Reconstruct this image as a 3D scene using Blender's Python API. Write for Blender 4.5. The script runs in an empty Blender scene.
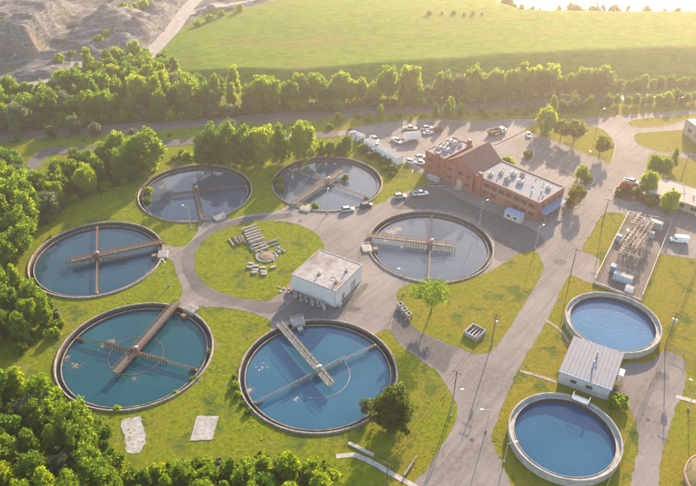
import bpy, bmesh, math, random
from mathutils import Vector, Matrix, noise as mnoise
from mathutils.geometry import delaunay_2d_cdt

# ------------------------------------------------------------------ camera, sky, sun, exposure
R = math.radians
random.seed(7)
scene = bpy.context.scene
col = scene.collection
CAM_H, PITCH, ROLL, FPX = 134.382, 0.604727, -0.011701, 707.17      # metres, radians, radians, focal length in photo pixels
W0, H0 = 696.0, 486.0
SUN_AZ, SUN_EL = R(20.5), R(19.0)                                   # azimuth from +Y towards +X

cam = bpy.data.cameras.new("camera")
cam.sensor_fit = 'HORIZONTAL'
cam.sensor_width = 36.0
cam.lens = 36.0 * FPX / W0
cam.clip_start = 1.0
cam.clip_end = 6000.0
cam_ob = bpy.data.objects.new("camera", cam)
col.objects.link(cam_ob)
cam_ob.matrix_world = (Matrix.Translation((0, 0, CAM_H)) @ Matrix.Rotation(math.pi / 2 - PITCH, 4, 'X')
                       @ Matrix.Rotation(-ROLL, 4, 'Z'))
scene.camera = cam_ob

world = bpy.data.worlds.new("World")
scene.world = world
world.use_nodes = True
wn = world.node_tree.nodes
wl = world.node_tree.links
sky = wn.new('ShaderNodeTexSky')
sky.sky_type = 'NISHITA'
sky.sun_disc = False
sky.sun_elevation = SUN_EL
sky.sun_rotation = SUN_AZ
sky.air_density = 1.2
sky.dust_density = 0.8
wl.new(sky.outputs[0], wn['Background'].inputs[0])
wn['Background'].inputs[1].default_value = 0.15

sun = bpy.data.lights.new("sun", 'SUN')
sun.energy = 5.0
sun.angle = R(0.5)
sun.color = (1.0, 0.77, 0.525)
sun_ob = bpy.data.objects.new("sun", sun)
col.objects.link(sun_ob)
sun_dir = Vector((math.sin(SUN_AZ) * math.cos(SUN_EL), math.cos(SUN_AZ) * math.cos(SUN_EL), math.sin(SUN_EL)))
sun_ob.rotation_euler = sun_dir.to_track_quat('Z', 'Y').to_euler()
sun_ob.location = sun_dir * 500

scene.view_settings.view_transform = 'Standard'
scene.view_settings.look = 'None'
scene.view_settings.gamma = 1.0
scene.view_settings.exposure = 1.70
cy = scene.cycles
cy.use_denoising = True
cy.max_bounces = 7
cy.diffuse_bounces = 4
cy.glossy_bounces = 3
cy.transmission_bounces = 3
cy.transparent_max_bounces = 8
cy.volume_bounces = 0
cy.use_adaptive_sampling = True
cy.adaptive_threshold = 0.02
cy.caustics_reflective = False
cy.caustics_refractive = False


# ------------------------------------------------------------------ survey: photo pixel -> place on the ground
def G(px, py, z=0.0):
    u, v = px - W0 / 2, H0 / 2 - py
    cr, sr = math.cos(ROLL), math.sin(ROLL)
    u, v = u * cr + v * sr, -u * sr + v * cr
    c, s = math.cos(PITCH), math.sin(PITCH)
    dx, dy, dz = u / FPX, c + v / FPX * s, -s + v / FPX * c
    t = (z - CAM_H) / dz
    return (dx * t, dy * t)


def heading(a, b, z=0.0):
    p, q = G(*a, z), G(*b, z)
    return math.atan2(q[1] - p[1], q[0] - p[0])


def clamp(t, a=0.0, b=1.0):
    return max(a, min(b, t))


def smooth(t):
    t = clamp(t)
    return t * t * (3 - 2 * t)


def lerp_table(x, tab):
    if x <= tab[0][0]:
        return tab[0][1]
    for (x0, y0), (x1, y1) in zip(tab, tab[1:]):
        if x <= x1:
            return y0 + (y1 - y0) * (x - x0) / (x1 - x0)
    return tab[-1][1]


def in_poly(x, y, P):
    r = False
    j = len(P) - 1
    for i in range(len(P)):
        if (P[i][1] > y) != (P[j][1] > y) and x < (P[j][0] - P[i][0]) * (y - P[i][1]) / (P[j][1] - P[i][1]) + P[i][0]:
            r = not r
        j = i
    return r


def catmull(pts, n=5, closed=True):
    out = []
    m = len(pts)
    rng = range(m) if closed else range(m - 1)
    for i in rng:
        if closed:
            p0, p1, p2, p3 = pts[i - 1], pts[i], pts[(i + 1) % m], pts[(i + 2) % m]
        else:
            p0, p1, p2, p3 = pts[max(i - 1, 0)], pts[i], pts[i + 1], pts[min(i + 2, m - 1)]
        for k in range(n):
            t = k / n
            out.append(tuple(0.5 * ((2 * p1[a]) + (-p0[a] + p2[a]) * t + (2 * p0[a] - 5 * p1[a] + 4 * p2[a] - p3[a]) * t * t
                                    + (-p0[a] + 3 * p1[a] - 3 * p2[a] + p3[a]) * t ** 3) for a in range(2)))
    if not closed:
        out.append(tuple(pts[-1]))
    return out


# ------------------------------------------------------------------ materials
MATS = {}


def mat(name, color, rough=0.8, color2=None, scale=1.0, detail=4.0, bump=0.0, bump_scale=None, metallic=0.0, spec=0.3,
        color3=None, scale3=0.1, amt3=(0.45, 0.65), ramp=(0.35, 0.65), coord='Object'):
    """procedural Principled: fine noise between two colours, a broad noise towards a third one, bump"""
    if name in MATS:
        return MATS[name]
    m = bpy.data.materials.new(name)
    m.use_nodes = True
    nt = m.node_tree
    b = nt.nodes['Principled BSDF']
    b.inputs['Roughness'].default_value = rough
    b.inputs['Metallic'].default_value = metallic
    b.inputs['Specular IOR Level'].default_value = spec
    tc = nt.nodes.new('ShaderNodeTexCoord')
    out = None
    if color2 is None:
        color2 = tuple(c * 0.8 for c in color)
    nz = nt.nodes.new('ShaderNodeTexNoise')
    nz.inputs['Scale'].default_value = scale
    nz.inputs['Detail'].default_value = detail
    nt.links.new(tc.outputs[coord], nz.inputs['Vector'])
    cr = nt.nodes.new('ShaderNodeValToRGB')
    cr.color_ramp.elements[0].position, cr.color_ramp.elements[1].position = ramp
    cr.color_ramp.elements[0].color = (*color2, 1)
    cr.color_ramp.elements[1].color = (*color, 1)
    nt.links.new(nz.outputs['Fac'], cr.inputs[0])
    out = cr.outputs[0]
    if color3 is not None:
        n3 = nt.nodes.new('ShaderNodeTexNoise')
        n3.inputs['Scale'].default_value = scale3
        n3.inputs['Detail'].default_value = 5
        n3.inputs['Roughness'].default_value = 0.6
        nt.links.new(tc.outputs[coord], n3.inputs['Vector'])
        mr = nt.nodes.new('ShaderNodeMapRange')
        mr.inputs[1].default_value, mr.inputs[2].default_value = amt3
        nt.links.new(n3.outputs['Fac'], mr.inputs[0])
        mx = nt.nodes.new('ShaderNodeMix')
        mx.data_type = 'RGBA'
        nt.links.new(mr.outputs[0], mx.inputs[0])
        nt.links.new(out, mx.inputs[6])
        mx.inputs[7].default_value = (*color3, 1)
        out = mx.outputs[2]
    nt.links.new(out, b.inputs['Base Color'])
    if bump:
        bp = nt.nodes.new('ShaderNodeBump')
        bp.inputs['Strength'].default_value = bump
        bp.inputs['Distance'].default_value = 0.2
        nb = nt.nodes.new('ShaderNodeTexNoise')
        nb.inputs['Scale'].default_value = bump_scale or scale * 2
        nb.inputs['Detail'].default_value = 3
        nt.links.new(tc.outputs[coord], nb.inputs['Vector'])
        nt.links.new(nb.outputs['Fac'], bp.inputs['Height'])
        nt.links.new(bp.outputs[0], b.inputs['Normal'])
    MATS[name] = m
    return m


def plain(name, color, rough=0.5, metallic=0.0, spec=0.5):
    return mat(name, color, rough, tuple(c * 0.88 for c in color), 1.7, 2, metallic=metallic, spec=spec)


def leaf_mat(name, c1, c2, trans):
    m = bpy.data.materials.new(name)
    m.use_nodes = True
    nt = m.node_tree
    nt.nodes.remove(nt.nodes['Principled BSDF'])
    oi = nt.nodes.new('ShaderNodeObjectInfo')
    tc = nt.nodes.new('ShaderNodeTexCoord')
    nz = nt.nodes.new('ShaderNodeTexNoise')
    nz.inputs['Scale'].default_value = 0.9
    nz.inputs['Detail'].default_value = 3
    nt.links.new(tc.outputs['Object'], nz.inputs['Vector'])
    ad = nt.nodes.new('ShaderNodeMath')
    ad.operation = 'MULTIPLY_ADD'
    nt.links.new(oi.outputs['Random'], ad.inputs[0])
    ad.inputs[1].default_value = 0.75
    sb = nt.nodes.new('ShaderNodeMath')
    sb.operation = 'SUBTRACT'
    nt.links.new(nz.outputs['Fac'], sb.inputs[0])
    sb.inputs[1].default_value = 0.37
    nt.links.new(sb.outputs[0], ad.inputs[2])
    mx = nt.nodes.new('ShaderNodeMix')
    mx.data_type = 'RGBA'
    nt.links.new(ad.outputs[0], mx.inputs[0])
    mx.inputs[6].default_value = (*c1, 1)
    mx.inputs[7].default_value = (*c2, 1)
    d = nt.nodes.new('ShaderNodeBsdfDiffuse')
    t = nt.nodes.new('ShaderNodeBsdfTranslucent')
    nt.links.new(mx.outputs[2], d.inputs[0])
    hs = nt.nodes.new('ShaderNodeHueSaturation')
    hs.inputs['Hue'].default_value = 0.49
    hs.inputs['Saturation'].default_value = 1.2
    hs.inputs['Value'].default_value = trans
    nt.links.new(mx.outputs[2], hs.inputs['Color'])
    nt.links.new(hs.outputs[0], t.inputs[0])
    ms = nt.nodes.new('ShaderNodeMixShader')
    ms.inputs[0].default_value = 0.64
    nt.links.new(d.outputs[0], ms.inputs[1])
    nt.links.new(t.outputs[0], ms.inputs[2])
    nt.links.new(ms.outputs[0], nt.nodes['Material Output'].inputs[0])
    MATS[name] = m
    return m


def water_mat(name, c1, c2, rough=0.05, bump=0.08, bscale=1.2, cscale=0.06):
    m = mat(name, c1, rough, c2, cscale, 3, spec=0.5)
    nt = m.node_tree
    b = nt.nodes['Principled BSDF']
    b.inputs['IOR'].default_value = 1.33
    tc = nt.nodes.new('ShaderNodeTexCoord')
    nb = nt.nodes.new('ShaderNodeTexNoise')
    nb.inputs['Scale'].default_value = bscale
    nb.inputs['Detail'].default_value = 3
    bp = nt.nodes.new('ShaderNodeBump')
    bp.inputs['Strength'].default_value = bump
    bp.inputs['Distance'].default_value = 0.15
    nt.links.new(tc.outputs['Object'], nb.inputs['Vector'])
    nt.links.new(nb.outputs['Fac'], bp.inputs['Height'])
    nt.links.new(bp.outputs[0], b.inputs['Normal'])
    return m


def mesh_link_mat():
    """galvanised chain link: diamond pattern of wire with open gaps"""
    m = bpy.data.materials.new('chain_link')
    m.use_nodes = True
    nt = m.node_tree
    b = nt.nodes['Principled BSDF']
    b.inputs['Base Color'].default_value = (0.30, 0.28, 0.25, 1)
    b.inputs['Metallic'].default_value = 0.3
    b.inputs['Roughness'].default_value = 0.6
    tc = nt.nodes.new('ShaderNodeTexCoord')
    nz = nt.nodes.new('ShaderNodeTexNoise')
    nz.inputs['Scale'].default_value = 9
    nt.links.new(tc.outputs['Object'], nz.inputs['Vector'])
    mr = nt.nodes.new('ShaderNodeMapRange')
    mr.inputs[3].default_value = 0.12
    mr.inputs[4].default_value = 0.30
    nt.links.new(nz.outputs['Fac'], mr.inputs[0])
    t = nt.nodes.new('ShaderNodeBsdfTransparent')
    ms = nt.nodes.new('ShaderNodeMixShader')
    nt.links.new(mr.outputs[0], ms.inputs[0])
    nt.links.new(t.outputs[0], ms.inputs[1])
    nt.links.new(b.outputs[0], ms.inputs[2])
    nt.links.new(ms.outputs[0], nt.nodes['Material Output'].inputs[0])
    MATS['chain_link'] = m


mat('asphalt', (0.176, 0.152, 0.138), 0.9, (0.134, 0.115, 0.106), 0.9, 8, 0.15, 6, color3=(0.205, 0.178, 0.166), scale3=0.045, amt3=(0.42, 0.62))
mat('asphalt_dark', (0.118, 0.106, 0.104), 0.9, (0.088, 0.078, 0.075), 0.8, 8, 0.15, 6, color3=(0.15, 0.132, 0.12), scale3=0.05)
mat('asphalt_lane', (0.098, 0.089, 0.088), 0.9, (0.074, 0.068, 0.069), 0.7, 8, 0.15, 6, color3=(0.122, 0.108, 0.104), scale3=0.07)
mat('concrete', (0.42, 0.38, 0.34), 0.85, (0.30, 0.27, 0.24), 0.8, 6, 0.1, 5, color3=(0.24, 0.20, 0.165), scale3=0.35, amt3=(0.5, 0.75))
mat('concrete_old', (0.33, 0.285, 0.245), 0.9, (0.19, 0.155, 0.13), 1.1, 7, 0.2, 5, color3=(0.12, 0.095, 0.08), scale3=0.3, amt3=(0.5, 0.75))
mat('concrete_light', (0.36, 0.34, 0.325), 0.88, (0.24, 0.225, 0.21), 1.1, 7, 0.15, 5, color3=(0.20, 0.175, 0.15), scale3=0.33, amt3=(0.5, 0.72))
mat('concrete_wet_shaded', (0.07, 0.058, 0.05), 0.5, (0.035, 0.03, 0.028), 1.2, 6, 0.2, 4)  # wet brown staining, with tank wall shade put into the tone
mat('rust', (0.26, 0.145, 0.085), 0.8, (0.14, 0.075, 0.045), 2.2, 6, 0.1, 6)
mat('rust_pale', (0.36, 0.25, 0.18), 0.8, (0.22, 0.14, 0.10), 2.0, 6, 0.1, 6)
mat('galvanised', (0.48, 0.47, 0.45), 0.5, (0.36, 0.35, 0.34), 2.0, 3, metallic=0.35)
mat('steel_weathered', (0.36, 0.33, 0.30), 0.6, (0.24, 0.21, 0.185), 1.6, 5, metallic=0.2)
mat('brick', (0.29, 0.092, 0.078), 0.9, (0.22, 0.070, 0.058), 2.5, 8, 0.15, 8, color3=(0.31, 0.125, 0.095), scale3=0.25)
mat('brick_trim', (0.40, 0.25, 0.19), 0.9, (0.30, 0.18, 0.13), 2.0, 5)
mat('roof_white', (0.205, 0.215, 0.245), 0.9, (0.165, 0.175, 0.202), 0.6, 6, color3=(0.17, 0.165, 0.17), scale3=0.22, amt3=(0.5, 0.75))
mat('roof_membrane', (0.31, 0.295, 0.29), 0.88, (0.22, 0.205, 0.20), 0.7, 7, color3=(0.17, 0.125, 0.098), scale3=0.13, amt3=(0.5, 0.68))
mat('roof_purple', (0.20, 0.105, 0.10), 0.85, (0.15, 0.078, 0.076), 2.2, 5)
mat('roof_beige', (0.32, 0.28, 0.25), 0.85, (0.25, 0.215, 0.19), 0.8, 6, color3=(0.30, 0.25, 0.22), scale3=0.2)
mat('roof_metal', (0.20, 0.21, 0.24), 0.75, (0.172, 0.182, 0.21), 0.9, 5, metallic=0.1, color3=(0.18, 0.182, 0.2), scale3=0.25)
mat('wall_white', (0.56, 0.54, 0.52), 0.85, (0.55, 0.52, 0.49), 0.8, 5, color3=(0.45, 0.41, 0.37), scale3=0.3, amt3=(0.55, 0.8))
mat('wall_grey', (0.45, 0.44, 0.44), 0.85, (0.36, 0.35, 0.35), 0.8, 5, color3=(0.32, 0.30, 0.29), scale3=0.3, amt3=(0.5, 0.8))
mat('wall_tan', (0.40, 0.34, 0.28), 0.85, (0.33, 0.28, 0.23), 1.2, 5)
plain('trim_blue', (0.22, 0.30, 0.46), 0.55)
plain('awning_blue', (0.12, 0.18, 0.31), 0.7)
plain('paint_white', (0.78, 0.77, 0.75), 0.35)
plain('paint_silver', (0.52, 0.53, 0.55), 0.3, 0.4)
plain('paint_dark', (0.05, 0.05, 0.055), 0.3)
plain('paint_brown', (0.22, 0.10, 0.07), 0.5)
plain('line_white', (0.36, 0.34, 0.32), 0.9)
plain('line_yellow', (0.55, 0.38, 0.10), 0.8)
plain('glass_dark', (0.025, 0.03, 0.035), 0.08, 0, 0.6)
plain('rubber', (0.025, 0.025, 0.025), 0.9)
plain('rim_grey', (0.40, 0.40, 0.40), 0.4, 0.6)
plain('lamp_red', (0.35, 0.02, 0.02), 0.3)
plain('lamp_clear', (0.70, 0.70, 0.66), 0.2)
plain('cast_iron', (0.10, 0.088, 0.08), 0.85, 0, 0.1)
plain('grating_dark', (0.11, 0.10, 0.095), 0.7)
plain('dark_opening', (0.045, 0.04, 0.038), 0.7)
plain('bronze_window', (0.07, 0.055, 0.045), 0.25)
plain('equipment_blue', (0.30, 0.40, 0.52), 0.5)
plain('equipment_grey', (0.42, 0.43, 0.43), 0.5)
plain('insulator', (0.32, 0.20, 0.14), 0.35)
plain('cable', (0.02, 0.02, 0.02), 1.0, 0, 0.0)
plain('bark', (0.12, 0.085, 0.06), 0.95)
mat('bark_dead', (0.36, 0.30, 0.26), 0.95, (0.24, 0.20, 0.17), 2)
mat('pole_wood', (0.17, 0.125, 0.09), 0.9, (0.11, 0.08, 0.06), 3, 4)
mat('timber_pale', (0.44, 0.37, 0.29), 0.85, (0.32, 0.26, 0.20), 2.5, 5)
mat('timber_dark', (0.20, 0.16, 0.13), 0.9, (0.13, 0.10, 0.08), 2.5, 5)
mat('gravel', (0.15, 0.125, 0.112), 0.95, (0.09, 0.075, 0.07), 1.6, 8, 0.4, 5, color3=(0.18, 0.15, 0.13), scale3=0.1)
mat('ballast', (0.135, 0.115, 0.11), 0.95, (0.085, 0.075, 0.072), 1.2, 8, 0.4, 5, color3=(0.17, 0.145, 0.13), scale3=0.08)
mat('dirt_road', (0.29, 0.26, 0.24), 0.95, (0.20, 0.18, 0.168), 0.35, 8, 0.3, 2)
mat('soil', (0.24, 0.175, 0.12), 0.95, (0.15, 0.11, 0.08), 1.5, 6, 0.3, 4)
mat('mulch', (0.20, 0.12, 0.09), 0.95, (0.12, 0.075, 0.055), 2.0, 6, 0.3, 4)
mat('stone', (0.36, 0.33, 0.31), 0.9, (0.24, 0.22, 0.205), 1.8, 6, 0.3, 4)
mat('rail_steel', (0.30, 0.22, 0.18), 0.4, (0.2, 0.15, 0.12), 1.0, 3, metallic=0.6)
mat('scum_pale', (0.33, 0.28, 0.24), 0.9, (0.22, 0.185, 0.155), 1.4, 6)
mat('scum_brown', (0.26, 0.18, 0.13), 0.9, (0.17, 0.12, 0.09), 1.4, 6)
mat('tank_cover', (0.20, 0.155, 0.06), 0.8, (0.13, 0.10, 0.045), 0.6, 6, color3=(0.10, 0.10, 0.04), scale3=0.2)
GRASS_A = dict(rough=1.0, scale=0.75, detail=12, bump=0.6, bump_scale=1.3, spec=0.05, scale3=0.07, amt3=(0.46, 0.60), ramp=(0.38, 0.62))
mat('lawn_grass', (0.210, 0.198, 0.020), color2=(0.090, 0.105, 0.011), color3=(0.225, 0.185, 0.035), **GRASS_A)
leaf_mat('leaf_bright', (0.1, 0.172, 0.028), (0.235, 0.28, 0.04), 2.55)
leaf_mat('leaf_mid', (0.062, 0.125, 0.03), (0.165, 0.22, 0.038), 2.55)
leaf_mat('leaf_dark', (0.070, 0.098, 0.028), (0.125, 0.145, 0.038), 2.1)
leaf_mat('leaf_grey', (0.11, 0.15, 0.075), (0.18, 0.22, 0.12), 1.6)
leaf_mat('leaf_red', (0.15, 0.06, 0.04), (0.21, 0.1, 0.06), 1.6)
leaf_mat('leaf_olive', (0.105, 0.13, 0.028), (0.165, 0.17, 0.036), 2.0)
water_mat('water_teal', (0.009, 0.066, 0.084), (0.006, 0.053, 0.071), 0.03, 0.03)
water_mat('water_blue', (0.026, 0.098, 0.155), (0.019, 0.080, 0.132), 0.05, 0.10, 1.5)
water_mat('water_slate', (0.016, 0.055, 0.082), (0.012, 0.045, 0.07), 0.03, 0.03)
water_mat('water_grey', (0.078, 0.104, 0.134), (0.062, 0.086, 0.114), 0.03, 0.03)  # base colour lightened to stand for the sky's reflection
water_mat('water_clear_blue', (0.022, 0.092, 0.165), (0.016, 0.076, 0.142), 0.06, 0.25, 1.3)
water_mat('water_sky_blue', (0.050, 0.140, 0.245), (0.040, 0.118, 0.215), 0.07, 0.35, 1.4)
water_mat('water_launder', (0.03, 0.035, 0.032), (0.02, 0.025, 0.022), 0.1, 0.05)
water_mat('lake_water', (0.05, 0.07, 0.08), (0.05, 0.07, 0.08), 0.22, 0.3, 0.5)
mesh_link_mat()


def add_cracks(name, scale, width, dark):
    nt = MATS[name].node_tree
    b = nt.nodes['Principled BSDF']
    src = b.inputs['Base Color'].links[0].from_socket
    tc = nt.nodes.new('ShaderNodeTexCoord')
    wob = nt.nodes.new('ShaderNodeTexNoise')
    wob.inputs['Scale'].default_value = 0.35
    wob.inputs['Detail'].default_value = 5
    nt.links.new(tc.outputs['Object'], wob.inputs['Vector'])
    ad = nt.nodes.new('ShaderNodeMix')
    ad.data_type = 'RGBA'
    ad.blend_type = 'LINEAR_LIGHT'
    ad.inputs[0].default_value = 1.0
    sc_ = nt.nodes.new('ShaderNodeVectorMath')
    sc_.operation = 'MULTIPLY_ADD'
    nt.links.new(wob.outputs['Color'], sc_.inputs[0])
    sc_.inputs[1].default_value = (5, 5, 0)
    nt.links.new(tc.outputs['Object'], sc_.inputs[2])
    nt.nodes.remove(ad)
    vo = nt.nodes.new('ShaderNodeTexVoronoi')
    vo.feature = 'DISTANCE_TO_EDGE'
    vo.inputs['Scale'].default_value = scale
    nt.links.new(sc_.outputs[0], vo.inputs['Vector'])
    mr = nt.nodes.new('ShaderNodeMapRange')
    mr.inputs[1].default_value, mr.inputs[2].default_value = 0.0, width * scale
    mr.inputs[3].default_value, mr.inputs[4].default_value = dark, 1.0
    nt.links.new(vo.outputs['Distance'], mr.inputs[0])
    # long tyre-worn streaks
    mp = nt.nodes.new('ShaderNodeMapping')
    mp.vector_type = 'TEXTURE'
    mp.inputs['Rotation'].default_value = (0, 0, R(50))
    mp.inputs['Scale'].default_value = (22, 1.2, 1)
    nt.links.new(tc.outputs['Object'], mp.inputs[0])
    sn = nt.nodes.new('ShaderNodeTexNoise')
    sn.inputs['Scale'].default_value = 1.0
    sn.inputs['Detail'].default_value = 4
    nt.links.new(mp.outputs[0], sn.inputs['Vector'])
    m2 = nt.nodes.new('ShaderNodeMapRange')
    m2.inputs[1].default_value, m2.inputs[2].default_value = 0.35, 0.65
    m2.inputs[3].default_value, m2.inputs[4].default_value = 0.86, 1.08
    nt.links.new(sn.outputs['Fac'], m2.inputs[0])
    mu = nt.nodes.new('ShaderNodeMath')
    mu.operation = 'MULTIPLY'
    nt.links.new(mr.outputs[0], mu.inputs[0])
    nt.links.new(m2.outputs[0], mu.inputs[1])
    vm = nt.nodes.new('ShaderNodeVectorMath')
    vm.operation = 'SCALE'
    nt.links.new(src, vm.inputs[0])
    nt.links.new(mu.outputs[0], vm.inputs['Scale'])
    nt.links.new(vm.outputs[0], b.inputs['Base Color'])


for nm_ in ('asphalt', 'asphalt_lane', 'asphalt_dark'):
    add_cracks(nm_, 0.075, 0.13, 0.72)


# ------------------------------------------------------------------ mesh builder
class MB:
    def __init__(s):
        s.v, s.f = [], []

    def add(s, vs, fs):
        o = len(s.v)
        s.v.extend(vs)
        s.f.extend(tuple(i + o for i in f) for f in fs)
        return s

    def box(s, x0, x1, y0, y1, z0, z1, M=None):
        vs = [(x, y, z) for z in (z0, z1) for y in (y0, y1) for x in (x0, x1)]
        if M:
            vs = [tuple(M @ Vector(p)) for p in vs]
        return s.add(vs, [(0, 2, 3, 1), (4, 5, 7, 6), (0, 1, 5, 4), (1, 3, 7, 5), (3, 2, 6, 7), (2, 0, 4, 6)])

    def bar(s, a, b, r, r2=None, n=6, caps=True):
        a, b = Vector(a), Vector(b)
        d = b - a
        if d.length < 1e-6:
            return s
        q = d.to_track_quat('Z', 'Y')
        r2 = r if r2 is None else r2
        vs = []
        for p, rr in ((a, r), (b, r2)):
            for i in range(n):
                t = 2 * math.pi * (i + 0.5) / n
                vs.append(tuple(p + q @ Vector((rr * math.cos(t), rr * math.sin(t), 0))))
        fs = [(i, (i + 1) % n, n + (i + 1) % n, n + i) for i in range(n)]
        if caps:
            fs += [tuple(reversed(range(n))), tuple(range(n, 2 * n))]
        return s.add(vs, fs)

    def revolve(s, prof, n=96, a0=0.0, a1=2 * math.pi, closed_profile=False):
        full = abs(a1 - a0 - 2 * math.pi) < 1e-6
        m = n if full else n + 1
        k = len(prof)
        vs = []
        for i in range(m):
            t = a0 + (a1 - a0) * i / n
            for r, z in prof:
                vs.append((r * math.cos(t), r * math.sin(t), z))
        fs = []
        for i in range(n):
            j = (i + 1) % m
            for q in range(k if closed_profile else k - 1):
                q2 = (q + 1) % k
                fs.append((i * k + q, j * k + q, j * k + q2, i * k + q2))
        return s.add(vs, fs)

    def disc(s, r, z, n=96):
        return s.add([(r * math.cos(2 * math.pi * i / n), r * math.sin(2 * math.pi * i / n), z) for i in range(n)], [tuple(range(n))])

    def prism(s, P, z0, z1):
        n = len(P)
        area = sum(P[i - 1][0] * P[i][1] - P[i][0] * P[i - 1][1] for i in range(n))
        if area < 0:
            P = list(reversed(P))
        vs = [(x, y, z0) for x, y in P] + [(x, y, z1) for x, y in P]
        return s.add(vs, [tuple(reversed(range(n))), tuple(range(n, 2 * n))] + [(i, (i + 1) % n, n + (i + 1) % n, n + i) for i in range(n)])

    def build(s, name, m, parent=None, smooth_shade=False, loc=None, rz=0.0, bevel=0.0):
        me = bpy.data.meshes.new(name)
        me.from_pydata(s.v, [], s.f)
        me.update()
        me.materials.append(MATS[m])
        if smooth_shade:
            me.polygons.foreach_set('use_smooth', [True] * len(me.polygons))
        o = bpy.data.objects.new(name, me)
        col.objects.link(o)
        if parent:
            o.parent = parent
        if loc:
            o.location = loc
            o.rotation_euler.z = rz
        if bevel:
            b = o.modifiers.new('bevel', 'BEVEL')
            b.width = bevel
            b.segments = 2
            b.limit_method = 'ANGLE'
        return o


def tag(o, label=None, cat=None, group=None, kind=None):
    if label:
        o['label'] = label
    if cat:
        o['category'] = cat
    if group:
        o['group'] = group
    if kind:
        o['kind'] = kind
    return o


def thing(name, loc, rz=0.0, label=None, cat=None, group=None):
    o = bpy.data.objects.new(name, None)
    o.empty_display_size = 0.5
    col.objects.link(o)
    o.location = loc
    o.rotation_euler.z = rz
    return tag(o, label, cat, group)


KIDS = {}


def copy_tree(o, parent=None):
    c = o.copy()
    col.objects.link(c)
    if parent:
        c.parent = parent
    for ch in KIDS.setdefault(o.name, list(o.children)):
        copy_tree(ch, c)
    return c


# ------------------------------------------------------------------ terrain
TANK_R = 21.0
TANKS = {'A': (-56.9, 226.7), 'B': (-8.1, 234.7), 'C': (-80.9, 184.4), 'D': (27.4, 193.8), 'E': (-57.4, 140.7), 'F': (-7.5, 134.3)}
FOOT = [(-130, 372), (-100, 352), (-80, 337), (-29, 325), (25, 328), (85, 333), (175, 341), (320, 352)]
CREST = [(-110, 1.5), (-85, 3.0), (-28, 6.5), (25, 9.0), (85, 11.0), (175, 12.0), (320, 12.0)]
LEFT_EDGE = [(330, -95), (386, -107), (436, -96), (458, -62), (480, -55), (600, -55)]
SHORE = [(60, 900), (80, 520), (84, 490), (90, 462), (100, 448), (150, 446), (260, 448), (600, 455)]


def mound(x, y):
    h = lerp_table(x, CREST)
    yf = lerp_table(x, FOOT) + 3.0 * mnoise.noise((x * 0.03, 3.1, 0))
    t = (y - yf) / (h / 0.60)
    z = h * smooth(t)
    z *= smooth((x - lerp_table(y, LEFT_EDGE)) / 26.0)
    z += 2.2 * smooth((y - yf - 25) / 70.0) * smooth((x + 90) / 60)
    sh = lerp_table(x, SHORE)
    z *= smooth((sh - 4 - y) / 30.0) if x > 40 else 1.0
    return z


HEAPS = [((108, 22), 13.0, 26.0), ((128, 20), 9.0, 20.0), ((138, 30), 8.0, 15.0), ((150, 10), 9.0, 17.0), ((88, 34), 6.0, 22.0), ((62, 22), 4.0, 28.0), ((30, 10), 4.5, 26.0), ((120, 44), 4.5, 14.0), ((10, 22), 3.0, 20.0)]
HEAPS = [(G(px, py, h * 0.5), h, r) for (px, py), h, r in HEAPS]
HAUL = [G(*p) for p in [(-40, 99), (0, 90), (30, 86), (58, 81), (74, 73), (80, 62)]]
QROAD = [G(*p) for p in [(146, 58), (158, 46), (170, 33), (181, 18), (192, 4), (215, -14)]]


def road_dist(x, y, P):
    best = 1e9
    for (ax, ay), (bx, by) in zip(P, P[1:]):
        dx, dy = bx - ax, by - ay
        t = clamp(((x - ax) * dx + (y - ay) * dy) / (dx * dx + dy * dy))
        best = min(best, math.hypot(x - ax - t * dx, y - ay - t * dy))
    return best


def quarry_weight(x, y):
    w = smooth((y - 322 - 0.00 * x) / 8.0) * smooth((lerp_table(y, [(320, -128), (345, -118), (386, -106), (440, -88), (470, -45), (520, -40)]) - x) / 6.0)
    w *= smooth((y - (300 + 0.55 * (x + 165))) / 12.0)
    return w


def quarry(x, y):
    w = quarry_weight(x, y)
    if w <= 0:
        return 0.0
    z = 0.0
    for (hx, hy), h, r in HEAPS:
        d = math.hypot(x - hx, y - hy) / r
        if d < 1:
            z = max(z, h * (1 - d) ** 1.15)
    z += 5.5 * (0.6 - abs(mnoise.noise((x * 0.035, y * 0.045, 5)))) + 1.8 * (0.5 - abs(mnoise.noise((x * 0.13, y * 0.13, 9)))) + 0.9 * abs(mnoise.noise((x * 0.4, y * 0.4, 2)))
    st = 2.4
    k_ = math.floor(z / st)
    z = st * (k_ + smooth((z / st - k_ - .4) / .2)) * .85 + z * .15
    # bench with a cut face towards the viewer
    yc = 362 + 5 * math.sin(x * 0.09) + 3 * mnoise.noise((x * 0.12, y * 0.05, 2))
    edge = smooth((-163 - x) / 7.0)
    z *= 1 - .85 * edge * smooth((y - 328) / 6) * (1 - smooth((y - yc + 3) / 6))
    z += 15.0 * smooth((y - yc) / 3.5) * edge * (1 - smooth((y - yc - 30) / 60.0))
    d_r = min(road_dist(x, y, HAUL), road_dist(x, y, QROAD))
    z *= smooth((d_r - 4.5) / 8.0)
    return z * w


def height(x, y):
    if y < 60 or (-112 < x < 200 and y < 282):
        return 0.0
    z = mound(x, y) + quarry(x, y)
    far = smooth((abs(x) - 240) / 80) + smooth((y - 520) / 120)
    z += clamp(far) * 3.0 * mnoise.noise((x * 0.008, y * 0.008, 1)) if not (x > 60 and y > 430) else 0.0
    z += 0.25 * mnoise.noise((x * 0.07, y * 0.07, 4)) * smooth((y - 320) / 20)
    sh = lerp_table(x, SHORE)
    if x > 60 and y > sh - 4:
        z = -1.8 * smooth((y - sh + 4) / 8.0)
    if y > 900:
        z += 18 * smooth((y - 900) / 200)
    return z


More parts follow.
